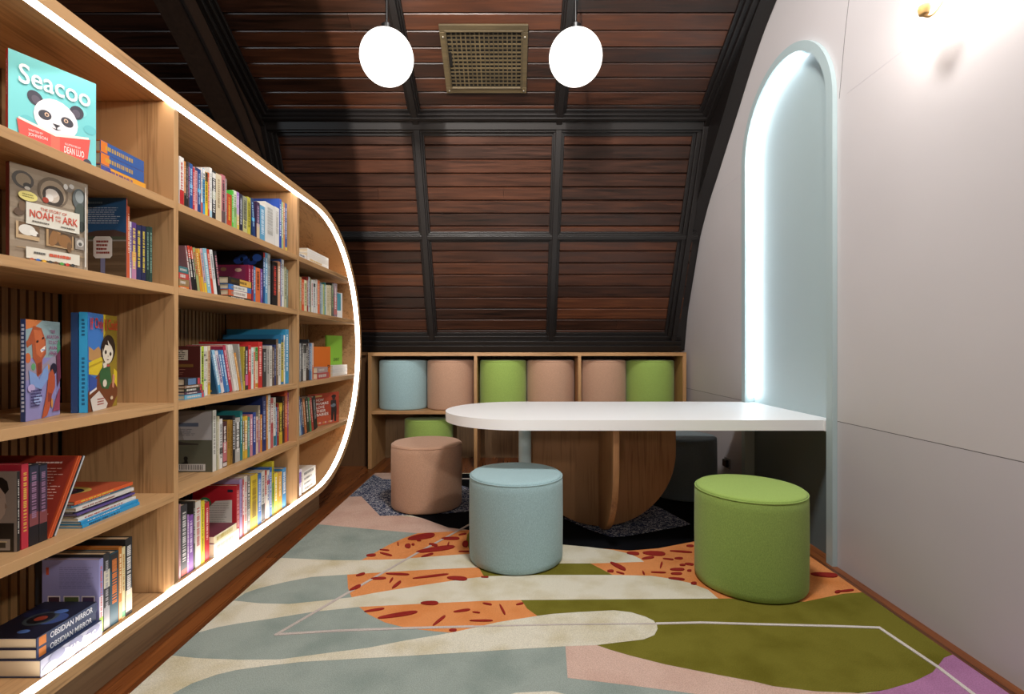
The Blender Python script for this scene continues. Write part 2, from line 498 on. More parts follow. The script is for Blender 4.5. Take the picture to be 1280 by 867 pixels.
# ------------------------------------------------------------------ globe pendants hanging below the battens
M_globe = glow('#fff8f0', 2.6, 'opal_globe')
M_rod = plain('#0c0b0b', .35, 'black_metal')
def pendant(px, py, xw, label):
    Y = F*xw/(px-640); z = EYE+(CY-py)*Y/F
    s = (Y-KINK[0])/du[0]; zc = up_pt(s, 0)[1]
    t = empty('pendant_lamp', (xw, Y, z), label=label, cat='lamp', group='globe pendants')
    rad = .142
    m = MB(); m.lathe([(max(.001, rad*math.sin(a)), -rad*math.cos(a)) for a in [math.pi*i/24 for i in range(25)]], M_globe, 48); m.build('globe', t, smooth=True)
    m = MB(); m.lathe([(.03, rad-.004), (.03, rad+.03), (.012, rad+.045)], M_rod, 24); m.build('cap', t, smooth=True, angle=30)
    m = MB(); m.tube([(0, 0, rad+.03), (0, 0, zc-z-.01)], .007, M_rod); m.build('rod', t, smooth=True)
    m = MB(); m.lathe([(.05, zc-z-.05), (.05, zc-z-.035), (.02, zc-z-.02), (.02, zc-z+.03)], M_rod, 24); m.build('ceiling_rose', t, smooth=True, angle=30)
pendant(483.5, 72, -.672, 'glowing white globe lamp hanging left of the air vent')
pendant(719.5, 72, .341, 'glowing white globe lamp hanging right of the air vent')

# ------------------------------------------------------------------ brass wall lamp at the top of the right wall
M_gold = plain('#c9a063', .45, 'brass', .25)
ws = empty('wall_lamp', (WX, 1.66, 2.30), label='brass wall lamp with bright bulb high on the right wall', cat='lamp')
m = MB(); m.prism([(.045*math.cos(a), .045*math.sin(a)) for a in [2*math.pi*i/24 for i in range(24)]], lambda u, t: (t, u[0], u[1]), -.014, -.0005, M_gold); m.build('back_plate', ws, smooth=True, angle=30)
arm = smooth_curve([(-.010, .0), (-.03, -.04), (-.055, -.11), (-.085, -.165), (-.112, -.192), (-.135, -.19)], 6)
m = MB(); m.tube([(p[0], 0, p[1]) for p in arm], .0045, M_gold, 12); m.build('arm', ws, smooth=True)
m = MB(); m.lathe([(.006, -.192), (.014, -.187), (.018, -.168), (.018, -.155)], M_gold, 24, (-.132, 0, 0)); m.build('cup', ws, smooth=True, angle=30)
m = MB(); rr = .06; m.lathe([(max(.001, rr*math.sin(a)), -.155+rr*.92-rr*math.cos(a)) for a in [math.pi*i/20 for i in range(21)]], glow('#fff6ee', 44, 'bulb_glow'), 32, (-.132, 0, 0)); m.build('bulb', ws, smooth=True)

# ------------------------------------------------------------------ arched alcove on the right wall
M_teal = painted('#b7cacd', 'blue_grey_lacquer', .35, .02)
AX = 1.478            # face of the arch frame
XB = 1.54             # back of the alcove
al = empty('arched_alcove', (WX, yc, 0), label='tall blue-grey arched alcove with a glowing inner edge on the right wall', cat='alcove')
al.location = (0, 0, 0)
A, B = arch(RO), arch(RI)
m = MB()
P = lambda pts, xx: [(xx, p[0], p[1]) for p in pts]
m.strip(P(A, AX), P(B, AX), M_teal); m.strip(P(A, AX), P(A, WX-.0005), M_teal); m.strip(P(B, AX), P(B, XB), M_teal)
m.build('frame', al, smooth=True, angle=30)
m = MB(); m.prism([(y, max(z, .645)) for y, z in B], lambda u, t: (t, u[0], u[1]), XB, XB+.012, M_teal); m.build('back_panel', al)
m = MB(); m.box(XB, XB+.012, yc-RI, yc+RI, 0, .6445, painted('#69777a', 'shaded_blue_grey_lacquer', .4, .02)); m.build('lower_panel', al)  # same back panel, with the table's shade darkened into its colour
E = [p for p in arch(RI-.004, 40)]
# the lamp strip runs up the far jamb and over the crown, set in the corner against the back panel
half = [p for p in E if p[0] > yc-RI*.35]
half = half[:-1]+[(half[-1][0], .70)]
inn = []
for i, p in enumerate(half):
    d = Vector((yc-p[0], (SPR-p[1]) if p[1] > SPR else 0)); d.normalize()
    inn.append((p[0]+d.x*.004, p[1]+d.y*.004))
m = MB()
M_nled = glow('#e6f5ff', 22, 'alcove_strip')
m.strip(P(half, AX+.026), P(half, XB-.012), M_nled); m.strip(P(inn, AX+.026), P(inn, XB-.012), M_nled); m.strip(P(half, AX+.026), P(inn, AX+.026), M_nled)
m.build('light_strip', al)
# ================================================================== furniture
OAKX, OAKY, OAKZ = oak('x'), oak('y'), oak('z')
BX = -1.15; BB = -1.55; BACK = -1.535        # face and back of the bookcase
BC = 1.0093; BR = .872; YE = 2.95; Y0 = .0  # the rounded end is a half circle about YE
TH = .034
def stadium(rad, n=48):
    pts = [(YE+rad*math.sin(math.pi*i/n), BC-rad*math.cos(math.pi*i/n)) for i in range(n+1)]
    pts += [(Y0-rad*math.sin(math.pi*i/n), BC+rad*math.cos(math.pi*i/n)) for i in range(n+1)]
    return pts
bk = empty('bookcase', (0, 0, 0), label='long oak bookcase with rounded end, lit edge and many books', cat='bookcase')
SO, SI = stadium(BR), stadium(BR-TH)
m = MB()
m.strip(P(SO, BX), P(SI, BX), OAKY, True); m.strip(P(SO, BX), P(SO, BB), OAKY, True); m.strip(P(SI, BX), P(SI, BB), OAKY, True); m.strip(P(SO, BB), P(SI, BB), OAKY, True)
m.build('frame', bk, smooth=True, angle=30)
M_led = glow('#fff1e2', 13, 'led_strip')
S3 = stadium(BR-TH-.0006)
m = MB(); m.strip(P(S3, BX-.003), P(S3, BX-.034), M_led, True)
m.build('led_strip', bk, smooth=True, angle=30)
m = MB(); m.box(BB+.03, -1.217, -.62, 3.156, .0, BC-BR+.002, oak('y', '#6b5540', '#8c7256'))
# the plinth stops where the bottom starts to curve up
for i in range(8):
    a = i/8*.206; b2 = (i+1)/8*.206
m.build('plinth', bk)
# back: oak slats over a black board
def half_h(y):
    d = max(0, y-YE, Y0-y); r = BR-TH
    return math.sqrt(max(0, r*r-d*d))
m = MB(); m.prism(stadium(BR-TH+.002), lambda u, t: (t, u[0], u[1]), BB+.001, BB+.006, M_black); m.build('back_board', bk)
DIV = [(-.21, -.186), (.748, .772), (1.703, 1.726), (2.680, 2.706)]
edges = [-.8, *[v for d in DIV for v in d], 3.77]
M_slat = oak('z', '#74563a', '#98754c')
for a, b2 in zip(edges[0::2], edges[1::2]):
    m = MB(); y = a+.004
    while y+.019 < b2:
        hh = min(half_h(y), half_h(y+.019))-.002
        if hh > .02: m.box(BB+.006, BACK, y, y+.019, BC-hh, BC+hh, M_slat)
        y += .028
    m.build('slat_panel', bk)
for (a, b2) in DIV:
    hh = BR-TH if a > Y0 else min(half_h(a), half_h(b2))
    z0, z1 = BC-hh+.0008, BC+hh-.0008      # the front corners are cut back so that the lamp strip runs past
    m = MB(); m.prism([(BACK+.001, z0), (BX-.037, z0), (BX-.001, z0+.028), (BX-.001, z1-.028), (BX-.037, z1), (BACK+.001, z1)], lambda u, t: (u[0], t, u[1]), a, b2, OAKZ); m.build('divider', bk, bevel=.0012)
SH = [1.507, 1.216, .820, .512]        # tops of the shelves
ST = .027
BOT = BC-BR+TH
for top_z in SH:
    for a, b2 in zip(edges[0::2], edges[1::2]):
        lo, hi = a, b2
        rr = BR-TH-.001
        dz = max(abs(top_z-BC), abs(top_z-ST-BC))
        ye = YE+math.sqrt(rr*rr-dz*dz); ys = Y0-math.sqrt(rr*rr-dz*dz)
        lo = max(lo, ys); hi = min(hi, ye)
        cut = .105 if hi < b2 else 0
        m = MB(); m.prism([(BACK+.001, lo+.0003), (BX-.001, lo+.0003), (BX-.001, hi-.0003-cut), (BX-.037, hi-.0003), (BACK+.001, hi-.0003)], lambda u, t: (u[0], u[1], t), top_z-ST, top_z, OAKY); m.build('shelf', bk, bevel=.0012)

# ------------------------------------------------------------------ stool cubbies along the far wall
CF, CB = 4.19, 4.66
cu = empty('cubby_unit', (0, 0, 0), label='low oak cubby unit holding round stools along the far wall', cat='cubby shelf')
CX0, CX1, CT, T2 = -1.207, 1.461, .978, .03
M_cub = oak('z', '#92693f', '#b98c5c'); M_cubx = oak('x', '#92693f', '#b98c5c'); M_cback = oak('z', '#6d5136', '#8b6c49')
m = MB(); m.box(CX0, CX1, CF, CB, CT-T2, CT, M_cubx); m.build('top_board', cu, bevel=.001)
for xx in (CX0, CX1-T2):
    m = MB(); m.box(xx, xx+T2, CF, CB, 0, CT-T2-.0003, M_cub); m.build('side_panel', cu, bevel=.001)
xs = [CX0+T2, -.319, -.292, .553, .580, CX1-T2]
for a in (1, 3):
    m = MB(); m.box(xs[a], xs[a+1], CF+.001, CB, 0, CT-T2-.0003, M_cub); m.build('divider', cu, bevel=.001)
SHC = .487
for a in (0, 2, 4):
    m = MB(); m.box(xs[a]+.0003, xs[a+1]-.0003, CF+.001, CB, SHC-.027, SHC, M_cubx); m.build('shelf', cu, bevel=.001)
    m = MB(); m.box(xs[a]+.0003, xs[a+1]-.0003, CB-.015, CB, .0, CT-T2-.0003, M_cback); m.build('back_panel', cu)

# ------------------------------------------------------------------ round stools
RR, HH2 = .223, .400
def make_stool(colour, label, x, y, z, group=None, rot=0, src=None):
    if src is None:
        t = empty('pouf', (x, y, z), (0, 0, rot), label, 'pouf', group)
        f = fabric(colour)
        m = MB(); m.lathe([(RR-.014, .0), (RR-.005, .003), (RR-.0015, .010), (RR, .03), (RR, .1), (RR+.001, .2), (RR, HH2-.05), (RR-.001, HH2-.02), (RR-.004, HH2-.012), (RR-.012, HH2-.010)], f, 64); m.build('side_cover', t, smooth=True, angle=50)
        m = MB(); m.lathe([(RR-.013, HH2-.014), (RR-.006, HH2-.010), (RR-.006, HH2-.006), (RR-.012, HH2-.001), (RR-.03, HH2+.001), (RR*.6, HH2+.0025), (RR*.3, HH2+.0035), (.002, HH2+.004)], f, 64); m.build('seat_top', t, smooth=True, angle=60)
        m = MB()
        rp = RR-.003; pts = [(rp*math.cos(2*math.pi*i/64), rp*math.sin(2*math.pi*i/64), HH2-.011) for i in range(65)]
        m.tube(pts, .0028, f, 8); m.build('piping', t, smooth=True)
        return t
    t = copy_thing(src); t.location = (x, y, z); t.rotation_euler = (0, 0, rot); t['label'] = label
    if group: t['group'] = group
    return t
RUGH = .014
BLUE, PEACH, GREEN = '#9bb8bd', '#bf987f', '#98b35c'
sb = make_stool(BLUE, 'pale blue round pouf on the rug in front of the white table', .0193, 2.40, RUGH, 'poufs on the rug')
sp = make_stool(PEACH, 'peach round pouf on the rug, left of the pale blue one', -.545, 3.20, RUGH, 'poufs on the rug')
sg = make_stool(GREEN, 'green round pouf on the rug beside the right wall', 1.022, 2.152, RUGH, 'poufs on the rug')
make_stool('#737f84', 'blue pouf with shade in its fabric colour, behind the table, right of its wooden base', 1.175, 3.45, RUGH, 'poufs on the rug', .4)  # blue fabric darkened to hold the shade under the table
G = 'poufs stored in the cubby unit'
cy = 4.425
for src, xx, lab in ((sb, -.9585, 'pale blue pouf in the upper left cubby, first in the row'),
                     (sp, -.5375, 'peach pouf in the upper left cubby, beside the pale blue one'),
                     (sg, -.080, 'green pouf in the upper middle cubby, left of a peach one'),
                     (sp, .341, 'peach pouf in the upper middle cubby, right of a green one'),
                     (sp, .795, 'peach pouf in the upper right cubby, left of a green one'),
                     (sg, 1.216, 'green pouf in the upper right cubby, last in the row')):
    t = make_stool(None, lab, xx, cy, SHC+.0005, G, random.random()*6, src); t.scale = (.935, .935, 1.055)
make_stool(None, 'green pouf on the floor in the lower left cubby, half hidden', -.735, 4.425, 0.0005, G, 1, sg).scale = (.95, .95, 1)

# ------------------------------------------------------------------ white table with rounded end
M_top = plain('#f2f2f2', .42, 'white_laminate')
TZ = .667; TT = .05
tb = empty('table', (0, 0, 0), label='white table with a rounded end running into the alcove, oak fin base', cat='table')
y0, y1 = 2.37, 3.215; rad = (y1-y0)/2; ym = (y0+y1)/2; xc = .055
out = [(AX-.002, y0+.0), (xc, y0)]
out += [(xc-rad*math.sin(math.pi*i/40), ym-rad*math.cos(math.pi*i/40)) for i in range(1, 40)]
out += [(xc, y1), (AX-.002, y1), (AX-.002, YF-FWD-.004), (XB-.002, YF-FWD-.004), (XB-.002, YN+FWD+.003), (AX-.002, YN+FWD+.003)]
m = MB()
from mathutils.geometry import tessellate_polygon
tris = tessellate_polygon([[Vector((p[0], p[1], 0)) for p in out]]); n = len(out)
m.add([(p[0], p[1], TZ-TT) for p in out]+[(p[0], p[1], TZ) for p in out],
      [tuple(t) for t in tris]+[tuple(i+n for i in reversed(t)) for t in tris]+[(i, (i+1) % n, n+(i+1) % n, n+i) for i in range(n)], M_top)
m.build('tabletop', tb, smooth=True, angle=30)
M_fin = oak('z', '#7c5434', '#9d7049'); M_fine = oak('z', '#b98a5c', '#cfa578')
def ushape(rad, n=32):
    return [(-rad, TZ-TT-.0005)]+[(-rad*math.cos(math.pi*i/n), RUGH+rad-rad*math.sin(math.pi*i/n)) for i in range(n+1)]+[(rad, TZ-TT-.0005)]
bxc, byc, br = .500, 2.815, .418
m = MB(); m.prism(ushape(br), lambda u, t: (bxc+u[0], t, u[1]), byc-.016, byc+.016, M_fin); m.build('base_panel', tb, bevel=.002)
# the crossing fin is set in two halves either side of the long panel
for sgn in (-1, 1):
    m = MB()
    U = [p for p in ushape(br) if (p[0]*sgn > .016)]
    zz = RUGH+br-math.sqrt(br*br-.0165**2)
    U = [(.0165*sgn, TZ-TT-.0005), (.0165*sgn, zz)]+sorted(U, key=lambda p: (p[1] if abs(p[0]) > 0 else 0))
    seen = []
    for q in U:
        if q not in seen: seen.append(q)
    m.prism(seen, lambda u, t: (t, byc+u[0], u[1]), bxc-.016, bxc+.016, M_fin); m.build('cross_fin', tb, bevel=.005)
m = MB(); m.lathe([(.0345, RUGH), (.0345, TZ-TT-.0005)], M_teal, 40, (.071, 2.745, 0)); m.build('post', tb, smooth=True, angle=30)
# ================================================================== the patterned rug (one thing: its pattern is in its mesh)
RX0, RX1, RY0, RY1 = -1.10, 1.43, .55, 4.02
def clip(poly):
    def cut(pts, inside, inter):
        o = []
        for i in range(len(pts)):
            a, b = pts[i-1], pts[i]
            ia, ib = inside(a), inside(b)
            if ib:
                if not ia: o.append(inter(a, b))
                o.append(b)
            elif ia: o.append(inter(a, b))
        return o
    def lx(v): return lambda a, b: (v, a[1]+(b[1]-a[1])*(v-a[0])/(b[0]-a[0]))
    def ly(v): return lambda a, b: (a[0]+(b[0]-a[0])*(v-a[1])/(b[1]-a[1]), v)
    e = .0015
    for ins, it in ((lambda p: p[0] >= RX0+e, lx(RX0+e)), (lambda p: p[0] <= RX1-e, lx(RX1-e)), (lambda p: p[1] >= RY0+e, ly(RY0+e)), (lambda p: p[1] <= RY1-e, ly(RY1-e))):
        if poly: poly = cut(poly, ins, it)
    return poly
CREAM = pile('#ddd8c6', '#c8bd9c'); SAGE = pile('#9ca7a0', '#8b9891'); ORANGE = pile('#e0935a', '#d18046'); PINK = pile('#d4b5a6', '#c9a797')
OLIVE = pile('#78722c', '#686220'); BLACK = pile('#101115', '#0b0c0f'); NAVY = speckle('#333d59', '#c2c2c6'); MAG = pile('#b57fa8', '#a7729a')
RED = pile('#98302a', '#8a2722'); LINE = pile('#dcd4cd', '#cdc4bd'); LINE2 = pile('#c8bdb7', '#bbb0a9')
ru = MB()
ru.box(RX0, RX1, RY0, RY1, .0005, .0100, CREAM)
layer = [0]
def paint(px, mat, world=False, lift=None):
    if lift is None:
        layer[0] += 1; lift = layer[0]
    z = .0100+lift*.00013
    pts = px if world else [floor_at(x, y, .011) for x, y in px]
    pts = clip(pts)
    if len(pts) < 3: return
    tr = tessellate_polygon([[Vector((p[0], p[1], 0)) for p in pts]])
    n = len(pts)
    ru.add([(p[0], p[1], z) for p in pts]+[(p[0], p[1], .0098) for p in pts],
           [tuple(t) for t in tr]+[(i, (i+1) % n, n+(i+1) % n, n+i) for i in range(n)], mat)
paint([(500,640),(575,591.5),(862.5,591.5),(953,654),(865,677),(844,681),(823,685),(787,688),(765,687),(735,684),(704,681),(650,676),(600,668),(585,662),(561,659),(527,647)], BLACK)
paint([(420,560),(540,560),(545,600),(478.8,598.4),(462,590)], PINK)
paint([(462,589),(478.8,598.4),(560,600),(590,611),(630,624),(600,636),(586,638.5),(560,641),(497,644),(475,644.4),(451.6,620),(428,621),(380,630),(400,560)], NAVY)
paint([(462,590),(478.8,598.4),(540,598),(540,560),(455,560)], PINK)
paint([(340,654),(400,655),(475,662),(522,666),(505,672),(485,681),(471,689),(451,700),(415,700),(350,697),(280,697)], SAGE)
paint([(522,666),(561,664),(585,662),(620,664),(620,695),(587,692),(545,695),(497,699),(451,700),(471,689),(485,681),(505,672)], ORANGE)
paint([(380,620),(428,621),(451.6,620),(475,644.4),(497.5,644),(527,647),(561,659.4),(585,662),(561,664),(522,666),(475,662),(400,655),(330,650)], PINK)
paint([(589,661),(584,668),(583,675),(587,688),(640,690),(640,672),(600,666)], OLIVE)
paint([(705,648),(735,661),(765,671),(780,670),(810,665),(864,655),(845,645),(825,634),(790,622),(720,628)], NAVY)
paint([(735,684),(787,688),(823,685),(865,677),(960,655),(1005,690),(1090,740),(1054,742),(1025,748),(1006,752),(912,753),(880,752),(769,722),(730,706)], ORANGE)
paint([(430,716),(434,718),(540,711),(597,708),(640,709),(660,714),(611,721),(584,724),(526,733),(467,743),(438,748),(434,735)], ORANGE)
paint([(606,722),(598,708),(660,704),(738,704),(769,720),(679,722)], OLIVE)
paint([(250,697),(350,697),(415,700),(451,700),(497,698.7),(545,695),(587,692),(650,684),(704,680.6),(735,683.4),(765,687),(787,692),(800,698),(805,702),(740,704),(701,704),(660,706),(597,709),(540,711.5),(480,715),(434,718),(389,721),(355.6,727.5),(324.7,734.8),(306.6,741),(240,760)], CREAM)
paint([(270,750),(293,750),(306.6,741),(324.7,734.8),(355.6,727.5),(389,721),(434,718),(435,735),(439.4,746.4),(402,751),(360.8,755),(324.7,754)], SAGE)
paint([(200,752),(293.7,750.7),(324.7,754),(360.8,754.9),(402,750.7),(439,746.5),(467.8,741),(526,731.6),(584.7,722.9),(611,720),(679,718.5),(769,718.5),(814,719.6),(836,722.8),(862.5,728.4),(885,737),(898,748),(897,750.6),(799,750.6),(660,750),(606,751),(526,754.7),(449,758.7),(389,765),(337.6,773.4),(299,779),(273,783.7),(250,790),(150,820)], CREAM)
paint([(200,800),(250,790),(273,783.7),(299,779),(337.6,773.4),(389,765),(449.7,758.5),(459.8,767.5),(481,778),(507.6,784.8),(542,789),(568,790),(547.5,794),(507.6,800.7),(459.8,810),(420,815.3),(350.5,824.5),(299,825),(247,823),(160,819)], SAGE)
paint([(651,750),(912,748),(1006,752),(1025,748),(1054,742),(1110,738),(1240,815),(1189,819),(1180,822.5),(1173.7,831),(1165.8,840.6),(1141.9,852.6),(1110,862),(1067.5,866),(1019.7,864.5),(966.6,858),(940,852),(898.8,844),(833,831),(789,820),(763,812.5),(744,806),(700,790),(672,775),(655,761)], OLIVE)
paint([(449,758.7),(526,754.7),(606,751),(651,750),(653.7,753),(659,760.8),(672,770),(622,779),(592.6,786),(568.7,791),(542,789),(507.6,784.8),(481,778),(459.8,767.5)], ORANGE)
paint([(100,1010),(160,900),(216.4,867),(239.6,854.6),(270,843.6),(293.7,838),(330,833),(376,827.6),(420,825),(500,820.6),(579,815.8),(706.8,808),(709.5,847.5),(789.4,857),(866,867),(960,880),(1200,960),(900,1300),(100,1300)], SAGE)
paint([(645,866),(690,864),(760,880),(900,960),(700,960),(560,890)], CREAM)
paint([(706.8,808),(744.5,806),(763,812.5),(789,820),(833,831),(898.8,844),(940,851.5),(966.6,858),(1019.7,864.5),(1067,866.3),(1110,870),(1090,930),(1000,895),(866,867),(789.4,857),(709.5,847.5)], PINK)
paint([(1260,800),(1189,819),(1180,822.5),(1173.7,831),(1165.8,840.6),(1141.9,852.6),(1110,862),(1075,869),(1060,960),(1300,1100),(1500,900)], MAG)
paint([(140,819),(217.7,820),(247,823),(299,825),(350,824.5),(420,815),(460,810),(507,800.7),(547.5,794),(568.7,790),(592.6,784.8),(621.8,778),(672,770),(691,767.5),(723.8,765.2),(767.5,763),(789,765.5),(807,771),(817,776),(821,781),(822,786),(818,794),(804.7,799.4),(767.5,803.8),(744.5,806.6),(706,808),(579,815.8),(499.7,820.6),(420,825),(376,827.6),(329.8,833),(293.7,838),(270.5,843.6),(239.6,854.6),(216.4,867),(100,940)], CREAM)
def wline(px, w, mat):
    pts = [Vector(floor_at(x, y, .011)) for x, y in px]
    for a, b in zip(pts[:-1], pts[1:]):
        layer[0] += 1; d = (b-a).normalized(); nrm = Vector((-d.y, d.x))*w/2; e = d*w*.4
        paint([tuple(a-e+nrm), tuple(b+e+nrm), tuple(b+e-nrm), tuple(a-e-nrm)], mat, True, layer[0])
wline([(640,628),(586.6,655.6),(520,692),(440,738),(345.3,793.3)], .013, LINE2)
wline([(345.3,793.3),(420,788.7),(507,785.5),(590,783.4)], .013, LINE2)
wline([(590,783.4),(700,781),(822,780)], .008, LINE2)
wline([(822,779.7),(877,778.6),(960,781),(1040,783),(1099,785)], .012, LINE)
wline([(1099,785),(1172,834),(1215,867),(1320,945)], .013, LINE)
wline([(579,598.3),(760,598.3)], .02, LINE2)
def marks(org, sc, lst):
    layer[0] += 1
    for (x, y, w, h, ang) in lst:
        pts = []
        ca, sa = math.cos(R(ang)), math.sin(R(ang))
        for i in range(14):
            a = 2*math.pi*i/14
            u, v = w*math.copysign(abs(math.cos(a))**.8, math.cos(a)), h*math.sin(a)*(1+.25*math.cos(a))
            pts.append((org[0]+(x+u*ca-v*sa)/sc, org[1]+(y+u*sa+v*ca)/sc))
        paint(pts, RED, False, layer[0])
marks((400,560), 5.333, [(675,592,92,17,-9),(585,653,20,14,0),(620,643,10,6,0),(870,603,60,9,0),(770,675,130,14,-8),(440,708,42,5,14),(340,715,32,8,-4),(755,645,30,8,12),(968,640,20,20,0),(715,715,42,6,-16),(430,680,32,3,5),(520,640,4,12,-10),(660,617,14,4,0),(855,640,4,14,20),(950,575,26,4,-10),(960,690,36,3,0)])
marks((420,640), 3.765, [(570,313,48,9,4),(445,303,85,4,-7),(200,313,36,5,-2),(290,293,55,4,2),(115,295,22,5,-15),(90,358,30,7,-25),(285,343,27,6,-38),(260,322,14,4,-55),(700,307,18,3,0),(440,430,42,9,0),(290,486,95,9,-9),(180,463,48,5,-9),(485,513,38,6,-38),(592,466,40,5,-8),(660,474,18,3,6),(712,434,22,4,10),(783,460,28,5,62),(865,434,18,4,-12),(683,513,55,4,0),(550,558,18,6,0)])
marks((660,600), 5.333, [(700,490,42,10,4),(840,490,76,14,3),(800,520,42,7,-8),(600,575,58,12,26),(550,608,22,8,0),(615,620,28,4,14),(770,620,14,5,60),(870,617,50,4,2),(888,568,22,6,-72),(935,528,36,4,6),(1005,523,28,6,0),(1020,478,75,5,4),(1080,440,24,7,0),(1030,567,20,6,0),(995,597,48,8,0),(990,625,38,7,0),(1075,562,30,7,6),(990,660,55,7,5),(1075,605,15,6,0),(1105,690,20,9,0)])
marks((940,660), 3.765, [(340,221,64,10,4),(403,301,14,6,-10),(445,296,35,4,-6)])
rug = ru.build('rug'); tag(rug, 'large tufted rug of pink, sage, cream, orange and olive shapes on floor', 'rug')
# ================================================================== books
PAGE = plain('#d8c8ab', .9, 'page_edges'); PAGEW = plain('#e6e0d4', .9, 'white_page_edges')
ORD = ['first', 'second', 'third', 'fourth', 'fifth', 'sixth', 'seventh', 'eighth', 'ninth', 'tenth', 'eleventh', 'twelfth', 'thirteenth', 'fourteenth',
       'fifteenth', 'sixteenth', 'seventeenth', 'eighteenth', 'nineteenth', 'twentieth']
ORD += ['twenty-'+o for o in ORD[:9]]+['thirtieth']+['thirty-'+o for o in ORD[:9]]+['fortieth']
def ink(c): return plain(c, .45, 'printed_ink')

class Face:
    """drawing on one side of a book: u to the right, v upwards as the side is looked at, both 0..1"""
    def __init__(s, book, face, w, h, t):
        s.b, s.face, s.w, s.h, s.t = book, face, w, h, t; s.n = 0; s.mb = MB()
        s.W = t if face == 'spine' else w
    def pt(s, u, v, e):
        if s.face == 'front': return (-u*s.w, s.t/2+e, v*s.h)
        if s.face == 'back': return (-s.w+u*s.w, -s.t/2-e, v*s.h)
        return (e, -s.t/2+u*s.t, v*s.h)
    def eps(s):
        s.n += 1; return .0004+s.n*.00012
    def poly(s, c, pts):
        pts = [(min(1, max(0, p[0])), min(1, max(0, p[1]))) for p in pts]
        pts = [p for i, p in enumerate(pts) if abs(p[0]-pts[i-1][0])+abs(p[1]-pts[i-1][1]) > 1e-6]
        if len(pts) < 3: return
        e = s.eps(); tr = tessellate_polygon([[Vector((p[0], p[1], 0)) for p in pts]])
        s.mb.add([s.pt(u, v, e) for u, v in pts], [tuple(t) for t in tr], ink(c))
    def rect(s, c, u0, u1, v0, v1): s.poly(c, [(u0, v0), (u1, v0), (u1, v1), (u0, v1)])
    def oval(s, c, u, v, ru, rv, ang=0, n=20):
        k = s.h/s.W; ca, sa = math.cos(R(ang)), math.sin(R(ang)); P2 = []
        for i in range(n):
            a = 2*math.pi*i/n; x = ru*math.cos(a); y = rv*math.sin(a)*k
            P2.append((u+x*ca-y*sa, v+(x*sa+y*ca)/k))
        s.poly(c, P2)
    def lines(s, c, u0, u1, v0, v1, n, seed=1, fill=.5):
        """rows of small marks too fine to read"""
        rnd = random.Random(seed); e = s.eps(); p = (v1-v0)/n; m = ink(c)
        for i in range(n):
            a = v1-i*p; x = u0; end = u1-rnd.random()*(u1-u0)*.25
            while x < end:
                l = rnd.uniform(.06, .16)*(u1-u0); x2 = min(end, x+l)
                s.mb.add([s.pt(x, a-p*fill, e), s.pt(x2, a-p*fill, e), s.pt(x2, a, e), s.pt(x, a, e)], [(0, 1, 2, 3)], m)
                x = x2+.02*(u1-u0)
    def done(s, name='cover_art'):
        if not s.mb.v: return
        o = s.mb.build(name, s.b); return o
    def text(s, c, body, u0, u1, v0, v1, down=False, name='title', e=None, slant=0):
        vs, fs = text_verts(body); e = e or (.0004+(s.n+2)*.00012)
        out = []
        for x, y in vs:
            y2 = y+slant*x
            u, v = (u0+y2*(u1-u0), v1-x*(v1-v0)) if down else (u0+x*(u1-u0), v0+y2*(v1-v0))
            out.append(s.pt(u, v, e))
        m = MB(); m.add(out, fs, ink(c)); o = m.build(name, s.b); return o

def book(loc, rot, w, h, t, cover, label, group=None, spine=None, pages=None, bands=(), dashes=None, kind='book', soft=False):
    b = empty(kind, loc, rot, label, 'book', group)
    b['size'] = (w, h, t)
    c = ink(cover); sp = ink(spine or cover); th = min(.0022, t*.16)
    m = MB()
    m.box(-w, 0, -t/2, -t/2+th, 0, h, c); m.box(-w, 0, t/2-th, t/2, 0, h, c)
    if t > 2.2*th: m.box(-th, 0, -t/2+th, t/2-th, 0, h, sp)
    if spine: m.box(0, .0003, -t/2+.0001, t/2-.0001, .0001, h-.0001, sp)
    m.build('cover', b)
    q = .0 if soft else .0025
    if t > 2.4*th:
        m = MB(); m.box(-w+q+.0008, -th, -t/2+th, t/2-th, q+.0003, h-q-.0003, pages or PAGE); m.build('pages', b)
    f = Face(b, 'spine', w, h, t)
    for (a, z, col) in bands:
        f2 = Face(b, 'spine', w, h, t); f2.rect(col, .04, .96, a, z); f2.done('spine_band')
    f.n += 1
    if dashes and t > .006:
        rnd = random.Random(int(h*1e5)*7+int(t*1e6))
        e = f.eps(); v = .9; mm = ink(dashes); wdt = rnd.uniform(.16, .28); lo = rnd.uniform(.18, .4)
        while v > lo:
            l = rnd.uniform(.01, .022)
            f.mb.add([f.pt(.5-wdt, v-l, e), f.pt(.5+wdt, v-l, e), f.pt(.5+wdt, v, e), f.pt(.5-wdt, v, e)], [(0, 1, 2, 3)], mm)
            v -= l+rnd.choice((.006, .006, .02))
    f.done('spine_lettering')
    return b

